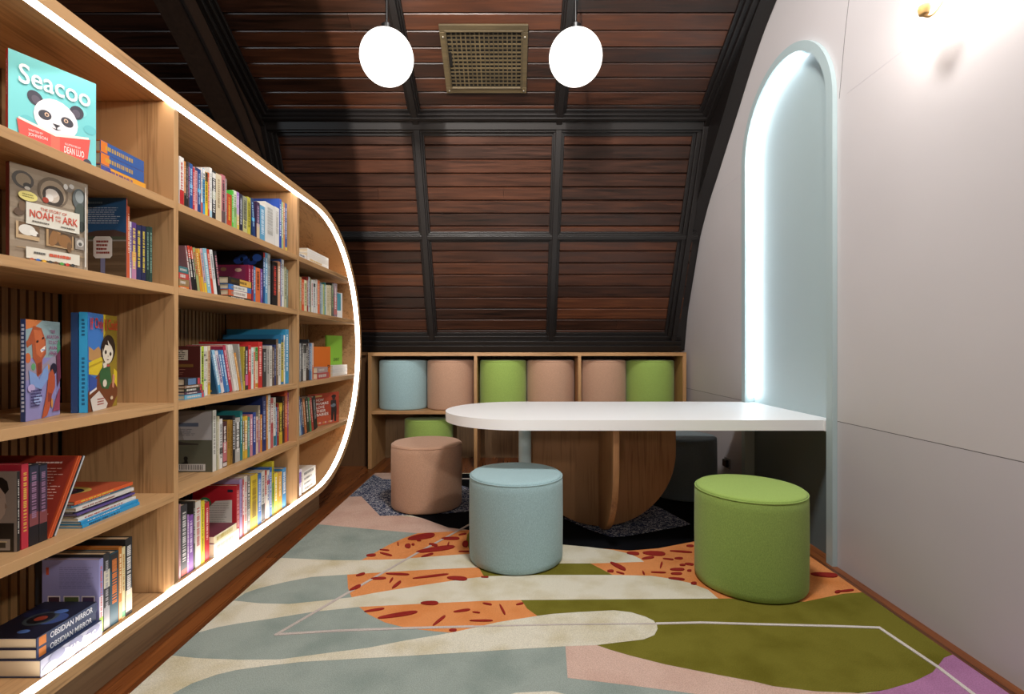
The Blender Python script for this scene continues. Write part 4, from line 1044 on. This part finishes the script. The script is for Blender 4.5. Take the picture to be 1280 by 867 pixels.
# ---------------------------------------------------------------- middle bay, second shelf
Z7 = (7.111, 210, 290)
s = Shelf(*Z7, -1.195, SH[1], .262, 'second shelf, '+M2, 1.727, 2.678)
U = s.up
s.flat([('teal book', 295, 350, '#3f6f74', {}), ('red book', 350, 402, '#b5453f', {}), ('tan book', 402, 462, '#8d7450', {}), ('orange book', 464, 500, '#c9702f', {})], 98, 188, 'at the left', d=.17)
tp = s.pile_top
book((-1.195, 1.745, tp), (R(3), 0, 0), .16, .092, .016, '#3a2420', 'dark brown book standing on the pile, second shelf, middle bay', 'upright books, '+s.where, dashes='#8a6a5a')
book((-1.195, 1.7635, tp), (R(3), 0, 0), .16, .094, .014, '#54323a', 'maroon book standing on the pile, second shelf, middle bay', 'upright books, '+s.where, dashes='#a88a8a')
L = 52
for (nm, a, z, top, col, kw) in (('pink-grey book', 200, 216, 135, '#9a6a6e', {}), ('black book with red head', 218, 240, 130, '#1f1c1e', dict(bands=[(.72, .99, '#c8402a')])), ('second black book with red head', 241, 264, 138, '#1f1c1e', dict(bands=[(.72, .99, '#c8402a')])),
    ('green and red patterned book', 266, 288, 150, '#9aa06a', dict(ink='#b5453a')), ('orange book', 289, 309, 160, '#cf8a32', dict(ink='#f0d9a0')), ('yellow and red patterned book', 310, 328, 160, '#d3a838', dict(ink='#b8342a')), ('pink and white patterned book', 329, 352, 158, '#cfa0a4', dict(bands=[(.02, .25, '#d9b92f')], ink='#3f8aa8')),
    ('light blue book', 353, 388, 155, '#84b4c4', dict(ink='#dce8ea')), ('red book', 389, 411, 165, '#c2432e', dict(ink='#ecc0b0')), ('white book', 412, 440, 168, '#d3d5d3', dict(ink='#8a8c90')), ('black book with pink figure', 452, 474, 180, '#211f22', dict(ink='#c98a92'))):
    U('leaning '+nm, a, z, top, col, lean=L, d=.17, **kw)
s.flat([('black and yellow paperback', 416, 476, '#2a2624', dict(bands=[(.05, .55, '#d2a24a')], dashes='#5a4a22', x1=712)), ('blue and white paperback', 478, 524, '#3b6fb0', dict(bands=[(.2, .8, '#d6d2c8')], dashes='#8a8a84', x1=706)), ('red and white paperback', 525, 576, '#c25a36', dict(bands=[(.2, .8, '#d9d4cc')], dashes='#9a8a84', x1=704)), ('dark green paperback', 577, 598, '#2a3a30', dict(x1=704))], 500, 706, 'before the maroon books', d=.10, dx=.018, reset=False)
s.cur = s.Y(480)
bb = U('', 722, 742, 297, '#8d2446', d=.225, dx=-.0, label='maroon illustrated book behind the small pile, second shelf, middle bay', ink='#d8a0b0')
bb.location.y = s.pile_end+.012; s.cur = s.pile_end+.021
f = Face(bb, 'back', *bb['size']); f.rect('#7a2a4a', .06, .94, .04, .96); f.lines('#b07a92', .2, .8, .3, .6, 8, 61, .3); f.oval('#c2a08a', .2, .86, .07, .05); f.oval('#8d6a4a', .5, .88, .06, .05); f.oval('#c2a08a', .8, .86, .07, .05); f.oval('#c23a2f', .35, .8, .08, .04); f.rect('#cfc2c4', .35, .65, .55, .62); f.done('back_cover_art')
U('second maroon book', 744, 760, 297, '#86223f', d=.22, ink='#d8a0b0'); U('blue book', 762, 778, 306, '#3f7fae', d=.2, ink='#cfe0ea'); U('wide orange book', 780, 820, 320, '#cf6a3c', d=.2, ink='#7a3a22'); U('purple book', 822, 841, 328, '#6a4a94', d=.2, ink='#cfc0dc')
bb = U('', 846, 862, 180, '#17202e', d=.285, label='tall black book with a blue drawing, behind the maroon books, middle bay', bands=[(.9, .99, '#a8322f'), (.02, .88, '#24548f')], ink='#cdd6e2')
f = Face(bb, 'back', *bb['size']); f.rect('#111319', .01, .99, .01, .99)
for q in range(5): f.oval(('#24408a', '#2d55a8', '#1d3370')[q % 3], .58+.08*q, .84+.05*math.sin(q*2), .08, .07)
f.oval('#0d0f14', .64, .86, .03, .04); f.oval('#0d0f14', .8, .86, .03, .04); f.done('back_cover_art')
U('light blue book', 863, 885, 185, '#5f9cc0', ink='#dbe8f0'); U('pale grey book', 886, 908, 188, '#b0b4b2', ink='#6a6e70')
U('black book with red and white letters', 926, 974, 265, '#1e1e20', d=.18, ink='#c8443c'); U('peach book', 976, 999, 262, '#cf9a78', ink='#f0e0d0'); U('slim blue book', 1000, 1009, 240, '#3a5a9c', ink='#d0d8e8'); U('white book', 1010, 1030, 245, '#d8dad6', ink='#8a8a88'); U('pale olive book', 1034, 1052, 310, '#b5b896', ink='#5a5c48'); U('grey-green book', 1054, 1068, 332, '#75857a', ink='#b8c4ba')
# ---------------------------------------------------------------- middle bay, third shelf
Z8 = (7.111, 210, 395)
s = Shelf(*Z8, -1.195, SH[2], .365, 'third shelf, '+M2, 1.727, 2.678)
U = s.up
s.flat([('black and blue paperback', 552, 612, '#25262c', dict(bands=[(.3, .8, '#56749a'), (.05, .2, '#b5404a')], dashes=None, x1=243)), ('brown paperback', 612, 636, '#8a6a54', dict(bands=[(.05, .16, '#b5404a')], x1=262)), ('dark green paperback', 636, 666, '#22302a', dict(bands=[(.05, .16, '#b5404a')], x1=260)), ('plum paperback', 666, 690, '#4a3048', dict(bands=[(.05, .16, '#b5404a')], x1=274)), ('light blue paperback', 690, 728, '#5fa4c4', dict(bands=[(.05, .16, '#c2404a')], x1=280))], 98, 262, 'in the left corner', d=.13, dx=.02, reset=False)
s.cur = s.pile_end+.001
bb = U('', 252, 266, 265, '#4a1d18', d=.25, label='dark maroon ornamental book behind the paperback pile, third shelf, middle bay', ink='#a87a4a')
f = Face(bb, 'back', *bb['size']); f.rect('#b3a694', .1, .82, .72, .92); f.lines('#3a3028', .13, .8, .73, .91, 5, 71, .5); f.rect('#6b4a22', .05, .9, .58, .64); f.lines('#8a5a4a', .1, .8, .42, .54, 4, 72, .35); f.rect('#7a756e', .1, .6, .32, .40); f.done('back_cover_art')
U('white and red paperback', 268, 282, 275, '#d8d2c8', ink='#a8403a'); U('lime green and black book', 284, 318, 268, '#a9c02f', ink='#22241c'); U('white book with black bands', 320, 334, 268, '#d3d0c6', bands=[(.8, .84, '#222'), (.3, .34, '#3a8a5a')], ink='#7a5a6a'); U('white patterned book', 335, 350, 268, '#d9d6cc', bands=[(.7, .74, '#222')], ink='#9a8a5a'); U('cream book with yellow foot', 352, 376, 265, '#cdb894', bands=[(.02, .25, '#c7a23a')], ink='#8a3a2a')
L = 72
bb = U('leaning teal-blue book', 438, 449, 300, '#23557a', lean=L-6, d=.2, ink='#9ab8cc')
f = Face(bb, 'back', *bb['size']); f.rect('#c9b98a', .3, .6, .28, .36); f.rect('#b89a3a', .3, .9, .05, .1); f.done('back_cover_art')
for (nm, a, z, top, col, kw) in (('light blue and white paperback', 452, 474, 300, '#8fbcd8', dict(ink='#f0f0f0', bands=[(.02, .2, '#3f9ad0')])), ('white and purple paperback', 476, 502, 305, '#d0c8cc', dict(ink='#5a2a7a')), ('blue paperback', 504, 524, 300, '#2f6aa8', dict(ink='#cfe0ee')), ('second blue paperback', 526, 548, 300, '#3a7cb4', dict(ink='#cfe0ee'))):
    U('leaning '+nm, a, z, top, col, lean=L-6, d=.13, **kw)
for (nm, a, z, top, col, kw) in (('crimson book', 551, 574, 258, '#ad2f4a', dict(ink='#e0b0ba')), ('greyish pink book', 576, 590, 258, '#b8a8a2', dict(ink='#7a6a64')), ('white book', 592, 616, 255, '#dad8d2', dict(ink='#b5b0a8')), ('second white book', 617, 634, 255, '#cfccc4', dict(ink='#9a968e'))):
    U('leaning '+nm, a, z, top, col, lean=66, d=.16, **kw)
U('leaning amber paperback', 637, 655, 325, '#c98a3a', lean=55, d=.12, ink='#f0dcae'); U('leaning pale grey book', 657, 668, 250, '#a8a69e', lean=35, d=.18, ink='#7a7872')
U('olive-yellow book', 670, 684, 272, '#b5a23f', ink='#4a4420'); U('black and pink book', 686, 711, 270, '#33282e', bands=[(.1, .35, '#c25a86')], ink='#e6e0e2'); U('red book', 713, 738, 258, '#bf2f35', ink='#ecc4c0'); U('white and teal book', 741, 761, 282, '#cfdcd6', ink='#3f8a84'); U('orange-red slim book', 762, 774, 320, '#cf5230', ink='#f4d0b8')
U('cream book with green head', 775, 799, 275, '#d8cdb0', bands=[(.66, .99, '#2f8a3c'), (.02, .12, '#b5802a')], ink='#b0a488')
bb = U('', 801, 838, 228, '#bd2f2c', d=.28, label='tall wide red book, right half of third shelf, middle bay', ink='#e8b8ae')
U('dark grey book', 843, 874, 290, '#36383a', ink='#a5a6a4'); U('silver-grey book', 876, 902, 262, '#a5a29c', ink='#5a5854'); U('white-grey book', 903, 925, 262, '#cac8c2', ink='#77756f'); U('brown book', 926, 945, 275, '#5a4a40', ink='#b5a594'); U('dark blue book', 946, 959, 255, '#27386a', ink='#b9c0d4')
bb = U('', 961, 979, 205, '#23201f', d=.30, label='tall black book with brown spine, left of the tall blue ones', spine='#77604c', ink='#c9b8a0')
U('white book', 981, 1003, 247, '#d4d4ce', ink='#8a8a86'); U('tall blue and yellow book', 1004, 1028, 165, '#2f77a4', d=.30, bands=[(.05, .85, '#c2b23f')], ink='#2a4a5a'); U('tall slim white book', 1029, 1041, 170, '#dadad4', d=.25, ink='#9a9a96'); U('tallest bright blue book', 1043, 1073, 118, '#3390bd', d=.31, ink='#e0eef4')
# ---------------------------------------------------------------- middle bay, fourth shelf
Z9 = (7.111, 210, 480)
s = Shelf(*Z9, -1.195, SH[3], .278, 'fourth shelf, '+M2, 1.727, 2.678)
U = s.up
bb = U('', 396, 428, 232, '#66685a', d=.28, label='large grey-green book showing a bare landscape and barcode, fourth shelf', spine='#c9c8c0', ink='#8a8a84')
f = Face(bb, 'back', *bb['size']); f.rect('#8d8884', .01, .99, .5, .99); f.poly('#a5a3a4', [(.5, .9), (.99, .99), (.99, .5), (.6, .5)]); f.rect('#5a6478', .5, .8, .74, .80); f.rect('#57584a', .01, .99, .01, .52); f.poly('#3a3631', [(.01, .56), (.3, .56), (.6, .48), (.8, .46), (.8, .44), (.3, .44), (.01, .46)]); f.oval('#161616', .62, .22, .03, .035); f.poly('#161616', [(.6, .2), (.64, .2), (.66, .12), (.5, .12), (.6, .16)]); f.rect('#c9c6c2', .5, .9, .02, .13)
for q in range(14): f.rect('#3a3a3a', .53+.025*q, .54+.025*q, .04, .12)
f.oval('#b98a80', .28, .1, .025, .02); f.lines('#6a6c74', .1, .8, .58, .7, 5, 81, .25); f.done('back_cover_art')
s.cur = s.Y(432)
for a in ((' olive-white slim book', 432, 446, 285, '#a7a486', {}), ('cream slim book', 447, 457, 288, '#c9c0a4', {}), ('white book with black mark', 458, 484, 310, '#d6d6d4', dict(bands=[(.3, .42, '#4a4a48')], ink='#6a6a6a')), ('dark red and white book', 486, 524, 335, '#4a2a2c', dict(bands=[(.1, .55, '#b56a70'), (.02, .12, '#c9c0bc')], ink='#d8d0cc')),
          ('gold book', 526, 553, 320, '#9a7430', dict(ink='#6a4c18')), ('dark gold book', 554, 573, 320, '#8a6626', dict(ink='#5a4014')), ('black book with white dots', 575, 596, 280, '#22252c', dict(ink='#d5d5d5')), ('black and white photo book', 598, 640, 300, '#a8a6a2', dict(bands=[(.3, .9, '#4a4642')], ink='#e2e2e0')),
          ('tall teal book', 642, 662, 238, '#23787c', dict(d=.24, ink='#a8d0d0')), ('small yellow and black book', 664, 680, 290, '#b9a23a', dict(bands=[(.4, .9, '#35302c')], ink='#eee')), ('yellow patterned book', 681, 706, 285, '#d2a836', dict(bands=[(.2, .6, '#c9a07a')], ink='#f2e6d0')), ('teal-green book', 707, 727, 292, '#3a847c', dict(ink='#cfe4de')), ('pink book', 729, 752, 270, '#c08090', dict(ink='#eed8de')),
          ('royal blue book', 755, 781, 252, '#26408a', dict(d=.23, ink='#c4cce4')), ('cream and pink book', 783, 800, 290, '#d3b8a8', dict(ink='#b04a4a')), ('tall grey-tan book', 801, 819, 190, '#8f8678', dict(d=.25, bands=[(.02, .7, '#a86a8a')], ink='#c9c0b0')), ('orange book', 820, 836, 272, '#d08432', dict(ink='#f4deb8')),
          ('tall navy book', 838, 873, 105, '#202f66', dict(d=.30, ink='#8a98c4')), ('tall slim orange book', 875, 888, 98, '#cf8a34', dict(d=.28, ink='#f0d8a8')), ('tall white book', 890, 911, 95, '#d3d6d4', dict(d=.28, ink='#8a9090')), ('red and white book', 914, 935, 125, '#b95a5c', dict(bands=[(.5, .9, '#ddd5d0')], ink='#a03a3c')), ('white book with teal foot', 937, 958, 120, '#d0cfc8', dict(bands=[(.02, .22, '#2a6a74')], ink='#8a8a88')),
          ('small blue book', 959, 968, 205, '#3a86b8', dict(ink='#d8e8f0')), ('dark red book', 969, 986, 170, '#8a2530', dict(ink='#d8a0a0')), ('yellow and black book', 988, 1016, 168, '#c2a62f', dict(bands=[(.3, .8, '#2f2c22')], ink='#e0cc50')), ('dark brown book', 1018, 1036, 110, '#33241f', dict(d=.26, ink='#a88a6a')),
          ('dark orange book', 1038, 1053, 60, '#b54a2c', dict(d=.24, ink='#f0c8a0')), ('tall orange book', 1054, 1061, 56, '#d2622a', dict(d=.24, ink='#f4d0a8')), ('magenta book', 1062, 1072, 75, '#8f3a7c', dict(ink='#e6c0de')), ('yellow book', 1074, 1086, 140, '#c9a63a', dict(ink='#6a5418'))):
    U(a[0].strip(), *a[1:5], **a[5])
# ---------------------------------------------------------------- middle bay, bottom
Z10 = (5.419, 210, 560)
s = Shelf(*Z10, -1.20, BOT, .30, 'bottom shelf, '+M2, 1.727, 2.678)
U = s.up
U('grey-pink slim book', 76, 86, 380, '#b08a94', ink='#7a4a5a'); U('charcoal book with white writing', 88, 130, 385, '#3a3d44', bands=[(.02, .1, '#a8403a')], ink='#d2d2d2'); U('slim lilac book', 131, 140, 450, '#a87fc0', ink='#fff'); U('purple book', 141, 170, 455, '#7a4aa0', ink='#d8c4e6'); U('black and white book', 172, 184, 362, '#3a3836', ink='#d8d8d4')
U('white book with red letters', 186, 221, 360, '#dcdad4', ink='#c2706a'); U('lemon yellow book', 223, 247, 357, '#dfcf32', ink='#8a8020'); U('bright red book', 250, 279, 368, '#b52430', ink='#e8c0bc')
s.flat([('maroon and yellow-edged book', 470, 520, '#6a2a3a', dict(spine='#d8d0b0', dashes='#b0a040', x1=445)), ('thick white book', 520, 605, '#ddd9d0', dict(dashes='#b9a8a0', x1=462))], 292, 455, 'before the red notebook', d=.15, dx=.012)
bb = U('', 462, 484, 250, '#b0202c', d=.19, label='red book with a green round emblem facing out, bottom of middle bay', spine='#a8202c', ink='#e0a0a0')
f = Face(bb, 'back', *bb['size']); f.rect('#b3222e', .0, 1, .0, 1); f.poly('#d5d2ca', [(.18, .45), (.52, .72), (.9, .74), (.9, .08), (.18, .08)]); f.lines('#8a8880', .35, .85, .3, .68, 9, 91, .2); f.oval('#2f7a4a', .28, .68, .14, .11); f.oval('#cfe2d4', .28, .68, .09, .07); f.oval('#2f7a4a', .28, .66, .04, .05); f.rect('#1f2a3a', .8, .92, .88, .93); f.done('back_cover_art')
for a in (('lilac book', 486, 503, 210, '#a694c4', dict(d=.21, ink='#5a4a7a')), ('red and white book', 505, 515, 215, '#c2504a', dict(ink='#fff')), ('white book', 516, 536, 190, '#dcd8d2', dict(ink='#c25a5a')), ('black and white paperback', 538, 557, 190, '#8a8a88', dict(bands=[(.4, .9, '#2a2a2a')], ink='#e8e8e8')), ('thick yellow book', 560, 607, 180, '#d8bf3a', dict(ink='#8a7018')),
          ('blue book', 609, 631, 175, '#3a74c0', dict(ink='#dbe6f4')), ('white and black book', 633, 656, 155, '#d3d3cf', dict(bands=[(.02, .35, '#33343a')], ink='#6a6a6a')), ('red and white slim book', 657, 669, 152, '#b9483c', dict(bands=[(.02, .5, '#e0dcd8')])), ('white book with red mark', 670, 687, 150, '#dedcd8', dict(bands=[(.7, .8, '#c2403a')], ink='#3a5aa0')), ('bright blue book', 689, 703, 130, '#2f6fc0', dict(ink='#dbe6f4')),
          ('tall yellow and green book', 705, 718, 90, '#c9c236', dict(d=.25, bands=[(.02, .6, '#5a9a4a')], ink='#3a3a22')), ('yellow book', 720, 742, 170, '#dcc640', dict(ink='#fff')), ('golden orange book', 744, 772, 165, '#d8a23a', dict(ink='#fff0c8')), ('sky blue book with white marks', 775, 799, 136, '#3a90cc', dict(d=.2, ink='#e6f2fa'))):
    U(*a[:5], **a[5])
# ---------------------------------------------------------------- rounded far bay
Z11 = (8.67, 360, 300)
s = Shelf(*Z11, -1.20, SH[0], .2, 'top shelf, '+M3, 2.707, 3.3)
s.flat([('white book with grey spine', 75, 110, '#dcdcda', dict(dashes='#6a7080')), ('white booklet', 112, 150, '#e0dfdb', dict(dashes='#7a8090'))], 118, 205, 'next to the divider', d=.15, reset=True)
s.flat([('white paperback', 108, 150, '#e2e0da', {}), ('cream white book', 150, 192, '#ddd9d0', {}), ('white book', 192, 235, '#e4e2dd', dict(dashes='#d2a83a')), ('white book with colour dots', 235, 262, '#dedad2', dict(dashes='#c2406a'))], 212, 440, 'of white books', d=.15, reset=True)
s = Shelf(*Z11, -1.20, SH[1], .25, 'second shelf, '+M3, 2.707, 3.6)
U = s.up
for a in (('tan book', 128, 148, 400, '#b09a6a', {}), ('orange-red book', 150, 174, 425, '#cf4f2a', dict(ink='#f0b090')), ('cream dotted book', 176, 204, 435, '#d8cfa8', dict(ink='#7a8a4a')), ('dark red book', 206, 220, 400, '#8a2c26', {}), ('white and blue book', 222, 236, 400, '#cfd4d8', dict(ink='#3a5a8a')), ('olive and blue book', 238, 250, 410, '#8a8a5a', dict(ink='#2a4a6a')), ('white book with red mark', 252, 270, 430, '#dcdad6', dict(ink='#b8403a')),
          ('white and black book', 274, 298, 435, '#d6d6d2', dict(bands=[(.8, .9, '#2a2a2c')], ink='#5a5a5c')), ('white book', 302, 320, 430, '#dad8d2', dict(ink='#9a9690')), ('orange book', 322, 344, 437, '#dc6a2a', dict(ink='#f8d0a8')), ('grey-blue book', 346, 362, 460, '#7a8a9a', dict(ink='#e0e4e8')), ('pale blue book', 364, 378, 480, '#b4ccd4', dict(ink='#6a8a9a')), ('yellow-green book', 380, 394, 480, '#bcc46a', dict(ink='#6a7a2a')), ('teal book', 396, 408, 460, '#4a9a98', {}), ('white slim book', 410, 420, 485, '#dcdad2', {}),
          ('cream book', 422, 444, 490, '#d4c8a2', dict(ink='#9a8a5a')), ('second cream book', 446, 470, 490, '#cfc29a', dict(ink='#9a8a5a')), ('black and green book', 474, 493, 470, '#2a3a28', dict(ink='#8ab05a')), ('plum and red book', 496, 532, 468, '#6a3a58', dict(d=.2, bands=[(.1, .6, '#a8342e')], ink='#d8c0c8'))):
    U(*a[:5], **a[5])
y = s.cur+.004
b, f, sp = facing(0, 0, -1.255, y, -1.205, y+.115, SH[1]+.0006, .185, .012, '#e2e2de', 'white and teal book facing out, last on second shelf of curved bay')
f.rect('#e0e2e0', 0, 1, 0, 1); f.rect('#4c93a4', 0, .88, .32, .97); f.lines('#5a6a8a', .1, .7, .12, .24, 3, 5, .4); f.done()
Z12 = (5.78, 360, 400)
s = Shelf(*Z12, -1.20, SH[2], .36, 'third shelf, '+M3, 2.707, 3.75)
U = s.up
for a in (('grey book', 85, 95, 168, '#8a8c8e', {}), ('black book', 97, 108, 165, '#26282c', {}), ('white and black book', 110, 130, 172, '#c9c8c2', dict(bands=[(.75, .98, '#26241f')], ink='#5a5a58')), ('dark brown book', 132, 143, 165, '#3a2e2a', {}), ('tall black book', 144, 153, 140, '#202226', dict(d=.25)), ('blue book', 154, 166, 165, '#3a6294', {}), ('slim light blue book', 167, 174, 167, '#8ab0cc', {}), ('white and orange book', 175, 185, 165, '#d8b098', dict(bands=[(.02, .4, '#c9622c')]))):
    U(*a[:5], **a[5])
pl = s.flat([('small grey-pink book', 330, 369, '#a8908c', dict(x1=265)), ('small red spotted book', 370, 413, '#b0403f', dict(x1=275))], 189, 270, 'before the orange book', d=.065, dx=.02, reset=True)
b, f, sp = facing(0, 0, -1.258, 3.17, -1.208, 3.325, SH[2]+.0006, .2, .012, '#cf6a22', 'orange book with black letters facing out, third shelf of curved bay')
f.rect('#cf6a24', 0, 1, 0, 1); f.rect('#b9581a', .02, .05, .02, .98); f.done(); f.text('#26160c', 'KA', .55, .92, .06, .17); f.text('#26160c', 'P', .82, .95, .24, .40)
rows = [('white book', 0, 25, '#d4d2cc', dict(x1=428)), ('white book with grey spine', 0, 25, '#c9c9c6', dict(x1=428)), ('white hardback', 0, 25, '#d6d4ce', dict(x1=428))]
s.xs = -1.20
pl = s.flat(rows, 318, 412, 'under the green book', d=.17, y0=3.345)
h0 = s.pile_top+.0006
b, f, sp = facing(0, 0, -1.272, 3.43, -1.222, 3.595, h0, .205, .012, '#86b83e', 'lime green book with black letters standing on a white pile')
f.rect('#8abf40', 0, 1, 0, 1); f.rect('#79aa33', .02, .05, .02, .98); f.done(); f.text('#15200a', 'UNNY', .42, .80, .12, .24)
s = Shelf(*Z12, -1.20, SH[3], .27, 'fourth shelf, '+M3, 2.707, 3.7)
U = s.up
for a in (('pale blue book', 86, 97, 530, '#a8bccb', {}), ('blue book', 99, 107, 545, '#3a66a0', {}), ('navy book', 109, 121, 560, '#28324a', {}), ('orange-brown book', 123, 138, 560, '#b0683c', dict(ink='#e8c8a8')), ('dark green book', 140, 160, 552, '#28382e', {}), ('green slim book', 162, 172, 556, '#4a8a5a', {}), ('red book', 174, 187, 550, '#a83a34', dict(ink='#e4b4a8')), ('black book', 190, 214, 545, '#222224', dict(ink='#8a8a8c'))):
    U('leaning '+a[0], *a[1:5], lean=24, d=.085, **a[5])
y = s.cur
b, f, sp = facing(0, 0, -1.272, 3.118, -1.172, 3.385, SH[3]+.0006, .205, .012, '#a5402c', 'wide red picture book titled How Mamas Love Their Babies, curved bay')
f.rect('#a8432e', 0, 1, 0, 1); f.poly('#b8553a', [(.0, .2), (.5, .3), (1, .25), (1, 0), (0, 0)]); f.oval('#2a2426', .82, .87, .08, .055); f.oval('#3a2c2a', .82, .80, .055, .05); f.poly('#332c2c', [(.74, .75), (.9, .75), (.92, .45), (.9, .05), (.84, .05), (.82, .4), (.79, .05), (.73, .05), (.73, .45)]); f.oval('#6a727c', .80, .58, .09, .06); f.oval('#3a3434', .75, .68, .04, .08)
for q in range(9): f.oval(('#c98a4a', '#d9b0a0', '#b85a5a')[q % 3], .3+.06*q, .08, .03, .03)
f.rect('#c9a86a', .2, .42, .9, .95); f.done(); f.n += 1
for j, (wd, a, z) in enumerate((('HOW', .24, .48), ('MAMAS', .24, .63), ('LOVE', .24, .50), ('THEIR', .24, .54), ('BABIES', .24, .63))): f.text('#e8ded6', wd, a, z, .76-.115*j, .845-.115*j)
s = Shelf(*Z10, -1.20, BOT, .2, 'bottom shelf, '+M3, 2.707, 3.3)
s.U = s.up('white and purple book', 885, 904, 52, '#d3cbe0', bands=[(.5, .9, '#7a5ab0')], ink='#5a3a8a', lean=0, h=.15)
s.top += .0085
s.flat([('white booklet', 95, 128, '#dcdad4', dict(dashes='#3a3a3c')), ('white paperback', 128, 160, '#d8d6d0', dict(dashes='#2a2a2c')), ('white magazine', 160, 192, '#dddbd6', dict(dashes='#3a3a3c')), ('white book with black lines', 192, 226, '#d4d2cc', dict(dashes='#222'))], 912, 1000, 'in the rounded corner', d=.16)
# ================================================================== out-of-view lamps of the room and added lights (behind and above the camera)
def area(name, loc, rot, sx, sy, power, col=(1, .965, .935), spread=180):
    l = bpy.data.lights.new(name, 'AREA'); l.spread = R(spread); l.shape = 'RECTANGLE'; l.size = sx; l.size_y = sy; l.energy = power; l.color = col
    o = bpy.data.objects.new(name, l); COL.objects.link(o); o.location = loc; o.rotation_euler = rot
area('room_fill', (.2, -1.6, 3.6), (R(25), 0, 0), 1.2, 1.2, 14)  # soft fill added from behind the camera
area('downlight', (.3, 1.3, 3.4), (R(12), 0, 0), .35, .35, 66)
def point(name, loc, power, rad=.06, col=(1, .95, .88)):
    l = bpy.data.lights.new(name, 'POINT'); l.energy = power; l.shadow_soft_size = rad; l.color = col
    o = bpy.data.objects.new(name, l); COL.objects.link(o); o.location = loc
def aimed(name, loc, to, sx, sy, power, col, spread):
    area(name, loc, (Vector(to)-Vector(loc)).to_track_quat('-Z', 'Y').to_euler(), sx, sy, power, col, spread)
aimed('wall_washer', (1.42, -.35, 2.15), (-1.35, 1.9, .85), .12, .12, 6.5, (1, .95, .88), 75)
# unseen light added to wash the boards; an added blocker cuts its left edge
aimed('added_boards_light', (-.888, -2.6, 3.1), (-.3, 3.4, 3.3), .02, 2.3, 64, (1, .93, .86), 46)
aimed('left_fill_light', (-2.9, .3, 1.9), (-2.3, 3.2, 2.8), .4, .4, 7, (.85, .93, 1), 120)  # fill light added to lift the dark boards at the left
pw = MB(); pw.box(-1.06, -.958, -3.3, -.9, 0, 4.35, painted('#3a332f', 'blocker_paint', .6)); pw.build('wall_light_blocker', kind='structure')  # unseen wall added only to cast the shadow edge on the ceiling
